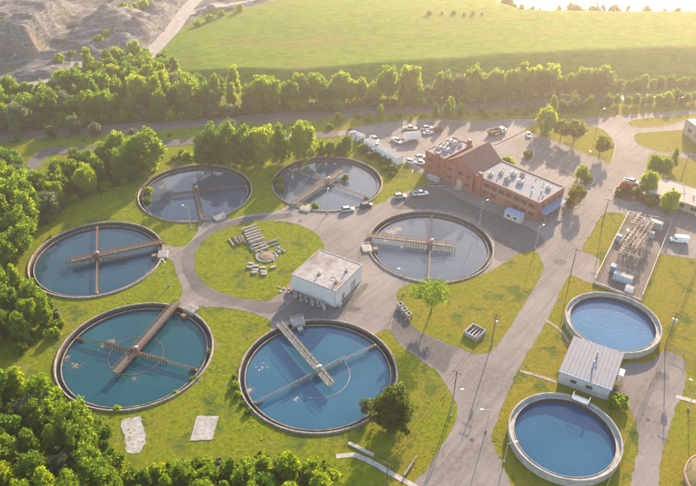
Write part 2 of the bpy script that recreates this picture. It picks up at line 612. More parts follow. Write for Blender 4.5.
def terrain_material():
    m = bpy.data.materials.new('grassland')
    m.use_nodes = True
    nt = m.node_tree
    b = nt.nodes['Principled BSDF']
    b.inputs['Roughness'].default_value = 1.0
    b.inputs['Specular IOR Level'].default_value = 0.05
    tc = nt.nodes.new('ShaderNodeTexCoord')

    def noise(scale, detail=6, rough=0.55, stretch=None):
        n = nt.nodes.new('ShaderNodeTexNoise')
        n.inputs['Scale'].default_value = scale
        n.inputs['Detail'].default_value = detail
        n.inputs['Roughness'].default_value = rough
        if stretch:
            mp = nt.nodes.new('ShaderNodeMapping')
            mp.inputs['Scale'].default_value = stretch
            nt.links.new(tc.outputs['Object'], mp.inputs[0])
            nt.links.new(mp.outputs[0], n.inputs['Vector'])
        else:
            nt.links.new(tc.outputs['Object'], n.inputs['Vector'])
        return n.outputs['Fac']

    def ramp(fac, *stops):
        r = nt.nodes.new('ShaderNodeValToRGB')
        e = r.color_ramp.elements
        while len(e) < len(stops):
            e.new(0.5)
        for el, (p, c) in zip(e, stops):
            el.position = p
            el.color = (*c, 1)
        nt.links.new(fac, r.inputs[0])
        return r.outputs[0]

    def mix(fac, a, c):
        x = nt.nodes.new('ShaderNodeMix')
        x.data_type = 'RGBA'
        nt.links.new(fac, x.inputs[0])
        nt.links.new(a, x.inputs[6])
        nt.links.new(c, x.inputs[7])
        return x.outputs[2]

    def rng(fac, a, c):
        r = nt.nodes.new('ShaderNodeMapRange')
        r.interpolation_type = 'SMOOTHSTEP'
        r.inputs[1].default_value, r.inputs[2].default_value = a, c
        nt.links.new(fac, r.inputs[0])
        return r.outputs[0]

    fine = ramp(noise(0.75, 12, 0.78), (0.34, (0.058, 0.088, 0.006)), (0.48, (0.126, 0.152, 0.008)), (0.62, (0.208, 0.212, 0.012)))
    dry = ramp(noise(0.8, 10, 0.7), (0.35, (0.145, 0.120, 0.014)), (0.65, (0.235, 0.195, 0.026)))
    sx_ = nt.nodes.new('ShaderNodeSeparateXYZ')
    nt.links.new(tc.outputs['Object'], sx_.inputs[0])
    dr_ = nt.nodes.new('ShaderNodeMapRange')          # golden grass tone gains share towards positive x
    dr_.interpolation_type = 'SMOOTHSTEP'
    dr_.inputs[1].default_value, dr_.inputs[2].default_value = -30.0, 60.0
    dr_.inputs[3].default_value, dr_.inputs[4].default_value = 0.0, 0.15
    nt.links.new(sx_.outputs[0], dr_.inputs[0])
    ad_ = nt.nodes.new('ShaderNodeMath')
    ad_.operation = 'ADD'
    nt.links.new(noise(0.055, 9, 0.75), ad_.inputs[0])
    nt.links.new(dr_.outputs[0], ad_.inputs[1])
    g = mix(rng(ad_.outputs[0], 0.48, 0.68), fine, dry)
    deep = ramp(noise(0.5, 8), (0.35, (0.055, 0.085, 0.016)), (0.65, (0.095, 0.13, 0.022)))
    g = mix(rng(noise(0.11, 9, 0.72), 0.52, 0.62), g, deep)
    # field on the mound: smoother, a little drier, faint mowing streaks
    at = nt.nodes.new('ShaderNodeAttribute')
    at.attribute_name = 'cover'
    sep = nt.nodes.new('ShaderNodeSeparateColor')
    nt.links.new(at.outputs['Color'], sep.inputs[0])
    fld = ramp(noise(0.35, 11, 0.75, (0.6, 1.3, 1)), (0.38, (0.055, 0.118, 0.006)), (0.62, (0.150, 0.215, 0.010)))
    fdry = ramp(noise(0.4, 8, 0.6, (0.3, 1.5, 1)), (0.35, (0.125, 0.125, 0.022)), (0.65, (0.215, 0.185, 0.04)))
    fld = mix(rng(noise(0.05, 10, 0.75, (0.5, 1.7, 1)), 0.48, 0.66), fld, fdry)
    g = mix(sep.outputs[1], g, fld)
    sp = nt.nodes.new('ShaderNodeMapRange')
    sp.inputs[1].default_value, sp.inputs[2].default_value = 0.3, 0.7
    sp.inputs[3].default_value, sp.inputs[4].default_value = 0.68, 1.32
    nt.links.new(noise(2.6, 8, 0.85), sp.inputs[0])
    vs_ = nt.nodes.new('ShaderNodeVectorMath')
    vs_.operation = 'SCALE'
    nt.links.new(g, vs_.inputs[0])
    nt.links.new(sp.outputs[0], vs_.inputs['Scale'])
    g = vs_.outputs[0]
    # quarry ground
    q = ramp(noise(0.22, 12, 0.75), (0.3, (0.055, 0.056, 0.062)), (0.5, (0.100, 0.099, 0.104)), (0.7, (0.165, 0.158, 0.158)))
    qb = ramp(noise(0.3, 8), (0.4, (0.21, 0.13, 0.08)), (0.6, (0.26, 0.17, 0.11)))
    q = mix(rng(noise(0.02, 5, 0.6), 0.60, 0.70), q, qb)
    trk = nt.nodes.new('ShaderNodeTexNoise')
    trk.inputs['Scale'].default_value = 1.0
    trk.inputs['Detail'].default_value = 6
    trk.inputs['Distortion'].default_value = 0.6
    tmp = nt.nodes.new('ShaderNodeMapping')
    tmp.vector_type = 'TEXTURE'
    tmp.inputs['Rotation'].default_value = (0, 0, R(38))
    tmp.inputs['Scale'].default_value = (34, 4.0, 1)
    nt.links.new(tc.outputs['Object'], tmp.inputs[0])
    nt.links.new(tmp.outputs[0], trk.inputs['Vector'])
    pale = ramp(noise(0.5, 6), (0.4, (0.165, 0.155, 0.152)), (0.6, (0.23, 0.215, 0.208)))
    q = mix(rng(trk.outputs['Fac'], 0.53, 0.58), q, pale)
    dk = ramp(noise(0.7, 9, 0.8), (0.4, (0.055, 0.055, 0.058)), (0.6, (0.12, 0.112, 0.108)))
    q = mix(rng(noise(0.13, 9, 0.8), 0.56, 0.62), q, dk)
    q = mix(rng(noise(0.05, 7, 0.7), 0.60, 0.66), q, deep)
    wq = nt.nodes.new('ShaderNodeMath')
    wq.operation = 'MULTIPLY_ADD'
    nt.links.new(noise(0.15, 6), wq.inputs[0])
    wq.inputs[1].default_value = 0.7
    nt.links.new(sep.outputs[0], wq.inputs[2])
    g = mix(rng(wq.outputs[0], 0.75, 0.95), g, q)
    # worn earth
    wd = nt.nodes.new('ShaderNodeMath')
    wd.operation = 'MULTIPLY_ADD'
    nt.links.new(noise(0.5, 7), wd.inputs[0])
    wd.inputs[1].default_value = 0.8
    nt.links.new(sep.outputs[2], wd.inputs[2])
    earth = ramp(noise(1.2, 7), (0.35, (0.14, 0.105, 0.07)), (0.65, (0.24, 0.19, 0.135)))
    g = mix(rng(wd.outputs[0], 0.85, 1.05), g, earth)
    nt.links.new(g, b.inputs['Base Color'])
    bp = nt.nodes.new('ShaderNodeBump')
    bp.inputs['Strength'].default_value = 0.6
    bp.inputs['Distance'].default_value = 0.5
    nt.links.new(noise(1.1, 9, 0.8), bp.inputs['Height'])
    nt.links.new(bp.outputs[0], b.inputs['Normal'])
    MATS['grassland'] = m


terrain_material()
WORN = []      # (x, y, r) places of bare earth


def cover(x, y):
    r = quarry_weight(x, y)
    g = smooth((y - 318) / 10) if not (r > 0.5) else 0.0
    b = 0.0
    for wx, wy, wr in WORN:
        d = math.hypot(x - wx, y - wy)
        if d < wr:
            b = max(b, 0.62 * (1 - d / wr))
    for k, (tx, ty) in TANKS.items():
        d = math.hypot(x - tx, y - ty)
        if d < 24.2:
            b = max(b, 0.58 * (1 - clamp((d - 20.8) / 3.4)))
    return (r, g, b, 1.0)


WORN += [(*G(134, 436), 9), (*G(204, 443), 6), (*G(270, 445), 5), (*G(215, 345), 7), (*G(228, 385), 6), (*G(20, 372), 10), (*G(62, 388), 6), (*G(95, 408), 6), (*G(410, 468), 6), (*G(395, 440), 5),
         (*G(340, 325), 5), (*G(150, 440), 4), (*G(380, 425), 7), (*G(285, 148), 8), (*G(160, 160), 8), (*G(560, 340), 5), (*G(525, 345), 4), (*G(120, 440), 5)]

xs = [-900, -780, -660, -560, -470, -390, -330, -290] + [-263 + 2 * i for i in range(264)] + [290, 330, 390, 470, 560, 660, 780, 900]
ys = [-300, -180, -90, -30, 10, 40] + [60 + 2 * i for i in range(231)] + [545, 580, 630, 700, 790, 900, 1020, 1180, 1340, 1500]
PX0, PX1, PY0, PY1 = -111.0, 71.0, 102.0, 270.0        # flat yard, meshed with openings for the sunken tanks


def build_ground():
    nx, ny = len(xs), len(ys)
    vs = [(x, y, height(x, y)) for y in ys for x in xs]
    fs = []
    for j in range(ny - 1):
        for i in range(nx - 1):
            cx, cyy = (xs[i] + xs[i + 1]) / 2, (ys[j] + ys[j + 1]) / 2
            if PX0 < cx < PX1 and PY0 < cyy < PY1:
                continue
            fs.append((j * nx + i, j * nx + i + 1, (j + 1) * nx + i + 1, (j + 1) * nx + i))
    mb = MB().add(vs, fs)
    pv, pf = holed_sheet([(PX0, PY0), (PX1, PY0), (PX1, PY1), (PX0, PY1)], list(TANKS.values()), TANK_R - 0.25, grid=3.0)
    mb.add([(x, y, 0.0) for x, y in pv], pf)
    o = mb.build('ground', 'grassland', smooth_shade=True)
    ca = o.data.color_attributes.new('cover', 'FLOAT_COLOR', 'POINT')
    for i, v in enumerate(o.data.vertices):
        ca.data[i].color = cover(v.co.x, v.co.y)
    tag(o, kind='structure')


def holed_sheet(outline, holes, r, grid=0.0):
    pts = [Vector(p) for p in outline]
    n = len(pts)
    edges = [(i, (i + 1) % n) for i in range(n)]
    circ = []
    for hx, hy in holes:
        o = len(pts)
        c = [(hx + r * math.cos(2 * math.pi * k / 96), hy + r * math.sin(2 * math.pi * k / 96)) for k in range(96)]
        if not any(in_poly(x, y, outline) for x, y in c):
            continue
        circ.append((hx, hy))
        pts += [Vector(p) for p in c]
        edges += [(o + k, o + (k + 1) % 96) for k in range(96)]
    if grid:
        x0, x1 = min(p[0] for p in outline), max(p[0] for p in outline)
        y0, y1 = min(p[1] for p in outline), max(p[1] for p in outline)
        a = x0
        while a <= x1:
            b = y0
            while b <= y1:
                if all(math.hypot(a - hx, b - hy) > r + 0.4 for hx, hy in circ):
                    pts.append(Vector((a, b)))
                b += grid
            a += grid
    v, e, f, *_ = delaunay_2d_cdt(pts, edges, [], 0, 1e-4)
    keep = []
    for t in f:
        cx = sum(v[i][0] for i in t) / len(t)
        cyy = sum(v[i][1] for i in t) / len(t)
        if in_poly(cx, cyy, outline) and all(math.hypot(cx - hx, cyy - hy) > r * 0.999 for hx, hy in circ):
            t = list(t)
            area = sum(v[t[i - 1]][0] * v[t[i]][1] - v[t[i]][0] * v[t[i - 1]][1] for i in range(len(t)))
            keep.append(tuple(t) if area > 0 else tuple(reversed(t)))
    return [(p[0], p[1]) for p in v], keep


build_ground()


def sheet(name, pxs, m, z, smooth_n=5, kind='structure', holes=True, raw=False, ragged=0.0):
    P = pxs if raw else [G(*p) for p in pxs]
    P = catmull(P, smooth_n * (4 if ragged else 1)) if smooth_n else P
    if ragged:
        P = [(x + ragged * (mnoise.noise((x * .5, y * .5, 1)) + .6 * mnoise.noise((x * 1.7, y * 1.7, 2))), y + ragged * (mnoise.noise((x * .5, y * .5, 5)) + .6 * mnoise.noise((x * 1.7, y * 1.7, 6)))) for x, y in P]
    v, f = holed_sheet(P, list(TANKS.values()) if holes else [], TANK_R - 0.25)
    o = MB().add([(x, y, z) for x, y in v], f).build(name, m)
    return tag(o, kind=kind)


def strip(name, pxs, width, m, dz, n=8, kind='structure', zpx=0.0, cross=5):
    C = catmull([G(*p, zpx) for p in pxs], n, closed=False)
    mb = MB()
    vs, fs = [], []
    for i, (x, y) in enumerate(C):
        a, b = C[max(i - 1, 0)], C[min(i + 1, len(C) - 1)]
        dx, dy = b[0] - a[0], b[1] - a[1]
        l = math.hypot(dx, dy) or 1
        w = width * (1 + 0.06 * mnoise.noise((x * 0.1, y * 0.1, 3)))
        for k in range(cross):
            t = (k / (cross - 1) - 0.5) * w
            px, py = x - dy / l * t, y + dx / l * t
            vs.append((px, py, height(px, py) + dz))
        if i:
            o = (i - 1) * cross
            for k in range(cross - 1):
                fs.append((o + k, o + cross + k, o + cross + k + 1, o + k + 1))
    mb.add(vs, [tuple(reversed(f)) for f in fs])
    return tag(mb.build(name, m), kind=kind)


# ------------------------------------------------------------------ roads, yard, lawns, railway, lake
YARD = [(408, 492), (416, 480), (426, 470.6), (440.7, 447.6), (453.6, 424.6), (457, 407), (449, 390), (436, 370), (429.5, 366), (414, 355), (399.6, 344),
        (389, 329.5), (370, 336), (318, 350), (275, 338), (270, 322), (258, 315), (240, 310), (222, 308), (204, 307), (192, 306), (184, 318), (168, 312),
        (178, 301), (182.5, 290), (177, 275), (171.5, 260), (158, 256), (156, 247), (168, 245.5), (177, 247), (185, 246), (196, 234), (199.6, 224), (202, 212),
        (224, 211), (229, 219), (248, 214.7), (270, 212), (284, 208), (295, 198), (330, 195), (362, 198), (371, 205), (381.5, 202.5), (392, 197), (405, 192.5),
        (420, 187), (430, 181), (425, 176), (418, 172), (404, 163), (390, 153), (368, 140), (354, 133), (340, 136), (330, 137.5), (330, 133), (345, 130), (362, 126), (400, 121),
        (440, 119.5), (480, 121), (520, 119), (560, 120), (600, 117), (650, 113), (700, 109), (760, 103), (790, 190), (760, 264), (696, 259), (662, 254), (640, 252),
        (603, 258), (599, 270), (594, 283), (583, 280), (572, 276), (565, 281.5), (547, 320), (521, 364.5), (507, 395), (493.6, 429.7), (492, 440), (504, 470), (512, 500), (460, 500)]
sheet('yard_pavement', YARD, 'asphalt', 0.03, 4, ragged=.42)
PAD2 = [(620, 372), (627, 364), (651, 362), (662, 352), (672, 352), (685, 363), (684, 388), (678, 403), (669, 430), (660, 464), (656, 500), (626, 500), (632, 480), (638.4, 438), (632, 414), (622, 399), (610, 395)]
sheet('service_lane', PAD2, 'asphalt', 0.035, 4, ragged=.45)
# darker sheets over the yard; cast shade is painted into some of them
sheet('loop_drive', [(262, 313.5), (240, 307), (215, 302), (196, 293), (187, 280), (181, 265), (184, 250), (196, 238), (214, 227), (240, 218.5), (270, 215), (290, 213.5), (290, 218), (262, 221), (236, 225.5), (212, 235), (197, 248), (194, 262), (199, 277), (211, 289), (234, 297.5), (262, 302), (285, 303), (275, 312)], 'asphalt_lane', 0.036, 4, ragged=.3)
sheet('building_apron', [(272, 321), (289, 304), (301, 297), (336, 308), (362, 285), (368, 286), (352, 305), (338, 320), (318, 318)], 'asphalt_dark', 0.038, 3)
sheet('side_drive', [(391, 331), (400, 305), (413, 327), (444, 343.5), (459, 349), (452, 356), (446, 372), (437, 369), (425, 360), (402, 344)], 'asphalt_lane', 0.0375, 4)  # darker asphalt, tree shadow also put into its tone
sheet('front_apron_shaded', [(430, 184), (470, 204), (530, 228), (545, 243), (536, 250), (505, 261), (494, 257), (494, 240), (480, 222), (450, 211), (420, 209), (395, 209), (395, 200), (415, 195)], 'asphalt_lane', 0.0365, 4)  # dark tone paints the brick building's cast shadow

LAWNS = {
    'round_lawn': [(194, 262), (199, 246), (213, 234), (234, 225.5), (262, 221), (290, 222.5), (311, 230), (322, 241), (323, 250), (312, 257), (300, 268), (288, 284), (275, 297), (262, 301), (234, 296.5), (211, 288), (199, 277)],
    'tree_lawn': [(397, 292), (400, 304), (413, 326), (444, 342), (460, 348), (480, 354), (496, 346), (509, 328), (522, 308), (540, 277), (543, 264), (536, 252), (522, 253), (505, 262), (488, 272), (465, 279), (440, 280), (410, 284)],
    'parking_lawn': [(523, 130), (534, 125), (548, 123), (580, 124.5), (599, 128), (610, 136), (615, 145), (612.5, 159), (608, 163.5), (599, 159), (580, 152), (562, 144), (543.5, 137), (532, 133.7)],
    'entrance_lawn': [(627, 123), (633.5, 120), (648, 118), (683, 114.7), (720, 112), (720, 119), (686, 121), (666, 126), (637.6, 127.4), (629, 125.4)],
    'fork_lawn': [(633, 136), (642, 133), (679, 130), (700, 129), (730, 140), (720, 156), (681, 152.5), (666, 153), (648, 148.6), (637.6, 143.5)],
    'office_lawn': [(651, 154), (666, 156), (696, 160), (730, 166), (730, 200), (696, 189), (679, 182), (656, 176), (646, 172)],
    'corner_lawn': [(604.7, 213), (626, 217), (614, 238), (602.6, 258.5), (592, 254), (582, 250), (592, 232)],
}
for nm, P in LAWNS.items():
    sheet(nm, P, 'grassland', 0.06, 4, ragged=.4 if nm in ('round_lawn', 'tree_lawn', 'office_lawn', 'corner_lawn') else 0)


def kerb(name, pxs, m='concrete', w=0.22, h=0.14, closed=True, n=4):
    C = catmull([G(*p) for p in pxs], n, closed)
    mb = MB()
    N = len(C)
    vs, fs = [], []
    for i, (x, y) in enumerate(C):
        a, b = (C[i - 1], C[(i + 1) % N]) if closed else (C[max(i - 1, 0)], C[min(i + 1, N - 1)])
        dx, dy = b[0] - a[0], b[1] - a[1]
        l = math.hypot(dx, dy) or 1
        ox, oy = -dy / l * w / 2, dx / l * w / 2
        vs += [(x + ox, y + oy, 0), (x + ox, y + oy, h), (x - ox, y - oy, h), (x - ox, y - oy, 0)]
    for i in range(N if closed else N - 1):
        o, q = i * 4, ((i + 1) % N) * 4
        for k in range(3):
            fs.append((o + k, o + k + 1, q + k + 1, q + k))
    return tag(mb.add(vs, fs).build(name, m), kind='structure')


kerb('kerb_parking_lawn', LAWNS['parking_lawn'])
kerb('kerb_fork_lawn', LAWNS['fork_lawn'])
kerb('kerb_entrance_lawn', LAWNS['entrance_lawn'])
ISLANDS = [[(521.7, 158), (526, 151), (533, 150), (534, 154), (531, 161), (526, 163)],
           [(579, 182), (585, 176), (592, 175), (594, 180), (592, 184), (585, 188)],
           [(614, 191.6), (619, 187), (640, 190), (645, 201), (627, 203), (617, 198)],
           [(562, 206), (566, 200), (574, 199), (579, 203), (576, 208), (567, 210)]]
for i, P in enumerate(ISLANDS):
    sheet('planting_island', P, 'mulch', 0.10, 4)
    kerb('kerb_island', P, w=0.3, h=0.2)
strip('parking_median', [(539, 161), (560, 170), (581, 180)], 0.9, 'mulch', 0.10)
strip('wall_footing', [(495, 144.5), (509, 138), (523, 131)], 0.7, 'concrete_old', 0.25)
# parking bays
mk = MB()
for i in range(9):
    t = i / 8
    a = (532 + 44 * t, 150 + 20 * t)
    b = (a[0] + 5.5 - 1.2 * t, a[1] - 5.5)
    p, q = Vector(G(*a)), Vector(G(*b))
    d = (q - p).normalized()
    nrm = Vector((-d.y, d.x)) * 0.08
    mk.add([(*(p + nrm), .05), (*(p - nrm), .05), (*(q - nrm), .05), (*(q + nrm), .05)], [(0, 1, 2, 3)])
    a = (540 + 40 * t, 163 + 18 * t)
    b = (a[0] - 5.0, a[1] + 4.5)
    p, q = Vector(G(*a)), Vector(G(*b))
    d = (q - p).normalized()
    nrm = Vector((-d.y, d.x)) * 0.08
    mk.add([(*(p + nrm), .05), (*(p - nrm), .05), (*(q - nrm), .05), (*(q + nrm), .05)], [(0, 1, 2, 3)])
tag(mk.build('parking_marking', 'line_white'), kind='structure')
# worn road seams and patches, with pole shadows painted in among them
for i, (P, w) in enumerate([([(487, 372), (470, 430), (455, 486)], 0.14), ([(612, 200), (560, 285), (520, 345), (500, 388)], 0.12), ([(340, 300), (360, 312), (390, 318)], 0.12),  # first strip draws the lawn-edge pole's shadow in dark asphalt
                            ([(250, 218), (256, 221), (262, 216)], 0.12), ([(640, 375), (655, 380), (668, 378)], 0.15), ([(636, 400), (652, 408), (664, 404)], 0.15),
                            ([(560, 230), (572, 244), (580, 250)], 0.14), ([(430, 206), (470, 216), (500, 232)], 0.14)]):
    strip('seam_or_shadow', P, w, 'asphalt_dark', 0.045, cross=2)
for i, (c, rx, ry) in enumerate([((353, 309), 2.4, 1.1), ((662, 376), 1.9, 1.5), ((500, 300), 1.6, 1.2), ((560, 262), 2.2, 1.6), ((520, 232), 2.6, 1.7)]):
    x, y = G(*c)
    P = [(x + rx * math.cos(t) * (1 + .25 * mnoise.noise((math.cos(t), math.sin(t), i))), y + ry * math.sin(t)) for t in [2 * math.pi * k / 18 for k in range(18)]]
    sheet('patch_or_shadow', P, 'asphalt_lane' if i != 1 else 'asphalt_dark', 0.042 + 0.0004 * i, 0, raw=True)  # the darkest one paints the pole transformer's shadow on the lane

strip('back_road', [(-30, 190), (10, 178), (30, 168), (45, 153), (70, 150.5), (101, 149), (140, 146), (185, 142), (250, 138), (300, 136.5), (338, 134)], 6.0, 'asphalt_lane', 0.10)
strip('rail_bed', [(-80, 139), (0, 134.5), (45, 131), (110, 127.5), (175, 123), (260, 117.5), (345, 112.5), (430, 108), (519, 104), (600, 99.5), (696, 95.5), (780, 92)], 9.0, 'ballast', 0.16)
strip('rail_shoulder', [(-80, 146), (0, 141), (45, 137), (110, 133), (175, 128), (260, 122), (345, 116.5), (430, 111), (519, 107), (600, 102), (696, 98), (780, 94)], 1.8, 'gravel', 0.12)
strip('mound_track', [(516, 97), (560, 92), (600, 89.5), (650, 87), (720, 83)], 3.2, 'dirt_road', 0.15)
strip('haul_road', [(-40, 99), (0, 90), (30, 86), (58, 81), (74, 73), (80, 62)], 9.0, 'dirt_road', 0.35)
strip('quarry_road', [(146, 58), (158, 46), (170, 33), (181, 18), (192, 4), (215, -14)], 9.0, 'dirt_road', 0.35)
strip('spoil_terrace', [(184, 15), (196, 12.5), (214, 10.5), (240, 8.5), (285, 5)], 8.0, 'dirt_road', 0.42)
RAIL_LINES = [[(-80, 136.6), (0, 132.4), (45, 129.2), (110, 125.7), (175, 121.3), (260, 115.9), (345, 111), (430, 106.6), (519, 102.7), (600, 98.3), (696, 94.3), (780, 90.8)],
              [(-80, 140.5), (0, 136), (45, 132.6), (110, 129), (175, 124.5), (260, 118.9), (345, 113.8), (430, 109.2), (519, 105.2), (600, 100.6), (696, 96.5), (780, 92.9)]]
for ln in RAIL_LINES:
    C = catmull([G(*p) for p in ln], 14, closed=False)
    t = thing('railway_track', (*C[0], 0.2), 0, 'rusty double-railed railway line on dark ballast, ' + ('farther' if ln is RAIL_LINES[0] else 'nearer') + ' of the two', 'railway track')
    ox, oy = C[0]
    for s in (-0.75, 0.75):
        mb = MB()
        for a, b in zip(C, C[1:]):
            d = Vector((b[0] - a[0], b[1] - a[1]))
            n = Vector((-d.y, d.x)).normalized() * s
            mb.bar((a[0] + n.x - ox, a[1] + n.y - oy, 0.22), (b[0] + n.x - ox, b[1] + n.y - oy, 0.22), 0.09, n=4)
        mb.build('rail', 'rail_steel', t)
    mb = MB()
    acc = 0.0
    for a, b in zip(C, C[1:]):
        d = Vector((b[0] - a[0], b[1] - a[1]))
        L = d.length
        ang = math.atan2(d.y, d.x)
        k = -acc
        while k < L:
            if k >= 0:
                q = Vector(a) + d * (k / L)
                mb.box(-.13, .13, -1.3, 1.3, 0.0, 0.12, Matrix.Translation((q.x - ox, q.y - oy, 0)) @ Matrix.Rotation(ang, 4, 'Z'))
            k += 0.75
        acc = L - (k - 0.75)
    tag(mb.build('sleepers', 'timber_dark', t), kind='stuff')

lk = [(60, 900), (78, 540), (82, 490), (88, 462), (98, 445), (150, 443), (260, 445), (600, 452), (890, 460), (890, 1000), (60, 1000)]
v, f = holed_sheet(lk, [], 1)
tag(MB().add([(x, y, -0.4) for x, y in v], f).build('lake', 'lake_water'), kind='structure')

# ------------------------------------------------------------------ concrete pads and paths
PADR = catmull([G(*p) for p in [(122, 420), (140, 417), (143, 426), (146, 436), (143, 448), (136, 454), (127, 452), (125, 440), (122, 430)]], 7)
PADR = [(x + .55 * mnoise.noise((x * .9, y * .9, 1)) + .3 * mnoise.noise((x * 2.6, y * 2.6, 2)), y + .55 * mnoise.noise((x * .9, y * .9, 5)) + .3 * mnoise.noise((x * 2.6, y * 2.6, 7))) for x, y in PADR]
tag(MB().prism(PADR, 0, 0.05).build('concrete_pad', 'concrete_light'), 'broken pale concrete slab in the grass beside the trees, ragged edge', 'slab')
tag(MB().prism([G(*p) for p in [(197, 416), (219, 416.5), (212, 440), (190, 441)]], 0, 0.12).build('concrete_pad', 'concrete_light'), 'square grey concrete slab lying in the grass between two round tanks', 'slab')
strip('footpath', [(336, 456.5), (352, 455), (360, 457), (375, 464), (392, 474), (412, 485), (430, 497)], 1.3, 'concrete', 0.06)
tag(MB().box(-3.4, 3.4, -.45, .45, 0, 0.35).build('concrete_step', 'concrete', loc=(*G(361, 449.5), 0), rz=heading((350, 444), (372, 455))), 'low concrete kerb block lying beside the footpath under the dark tree', 'block')
strip('lane_path', [(676, 396.5), (696, 402), (730, 411)], 1.3, 'concrete', 0.06)
strip('pump_house_path', [(520, 371), (535, 375), (556, 382)], 1.0, 'concrete_old', 0.06)
strip('tank_path', [(547, 321), (560, 330), (569, 343)], 0.9, 'concrete_old', 0.06)


# ------------------------------------------------------------------ sunken clarifier tanks
def to_local(px, c, z=0.0):
    x, y = G(*px, z)
    return Vector((x - c[0], y - c[1]))


def scum(name, t, blobs, m, seed):
    rnd = random.Random(seed)
    mb = MB()
    for (cx, cyy, r, n) in blobs:
        for _ in range(int(n * 1.6)):
            a, d = rnd.uniform(0, 6.28), abs(rnd.gauss(0, .5)) * r
            s = rnd.uniform(.08, .24) * (1.4 if d < r * .4 else 0.8)
            x, y = cx + d * math.cos(a), cyy + d * math.sin(a)
            k = rnd.randint(5, 8)
            mb.add([(x + s * rnd.uniform(.5, 1.2) * math.cos(6.283 * i / k), y + s * rnd.uniform(.4, 1.0) * math.sin(6.283 * i / k), -0.935 + rnd.uniform(0, .02)) for i in range(k)], [tuple(range(k))])
    tag(mb.build(name, m, t), kind='stuff')


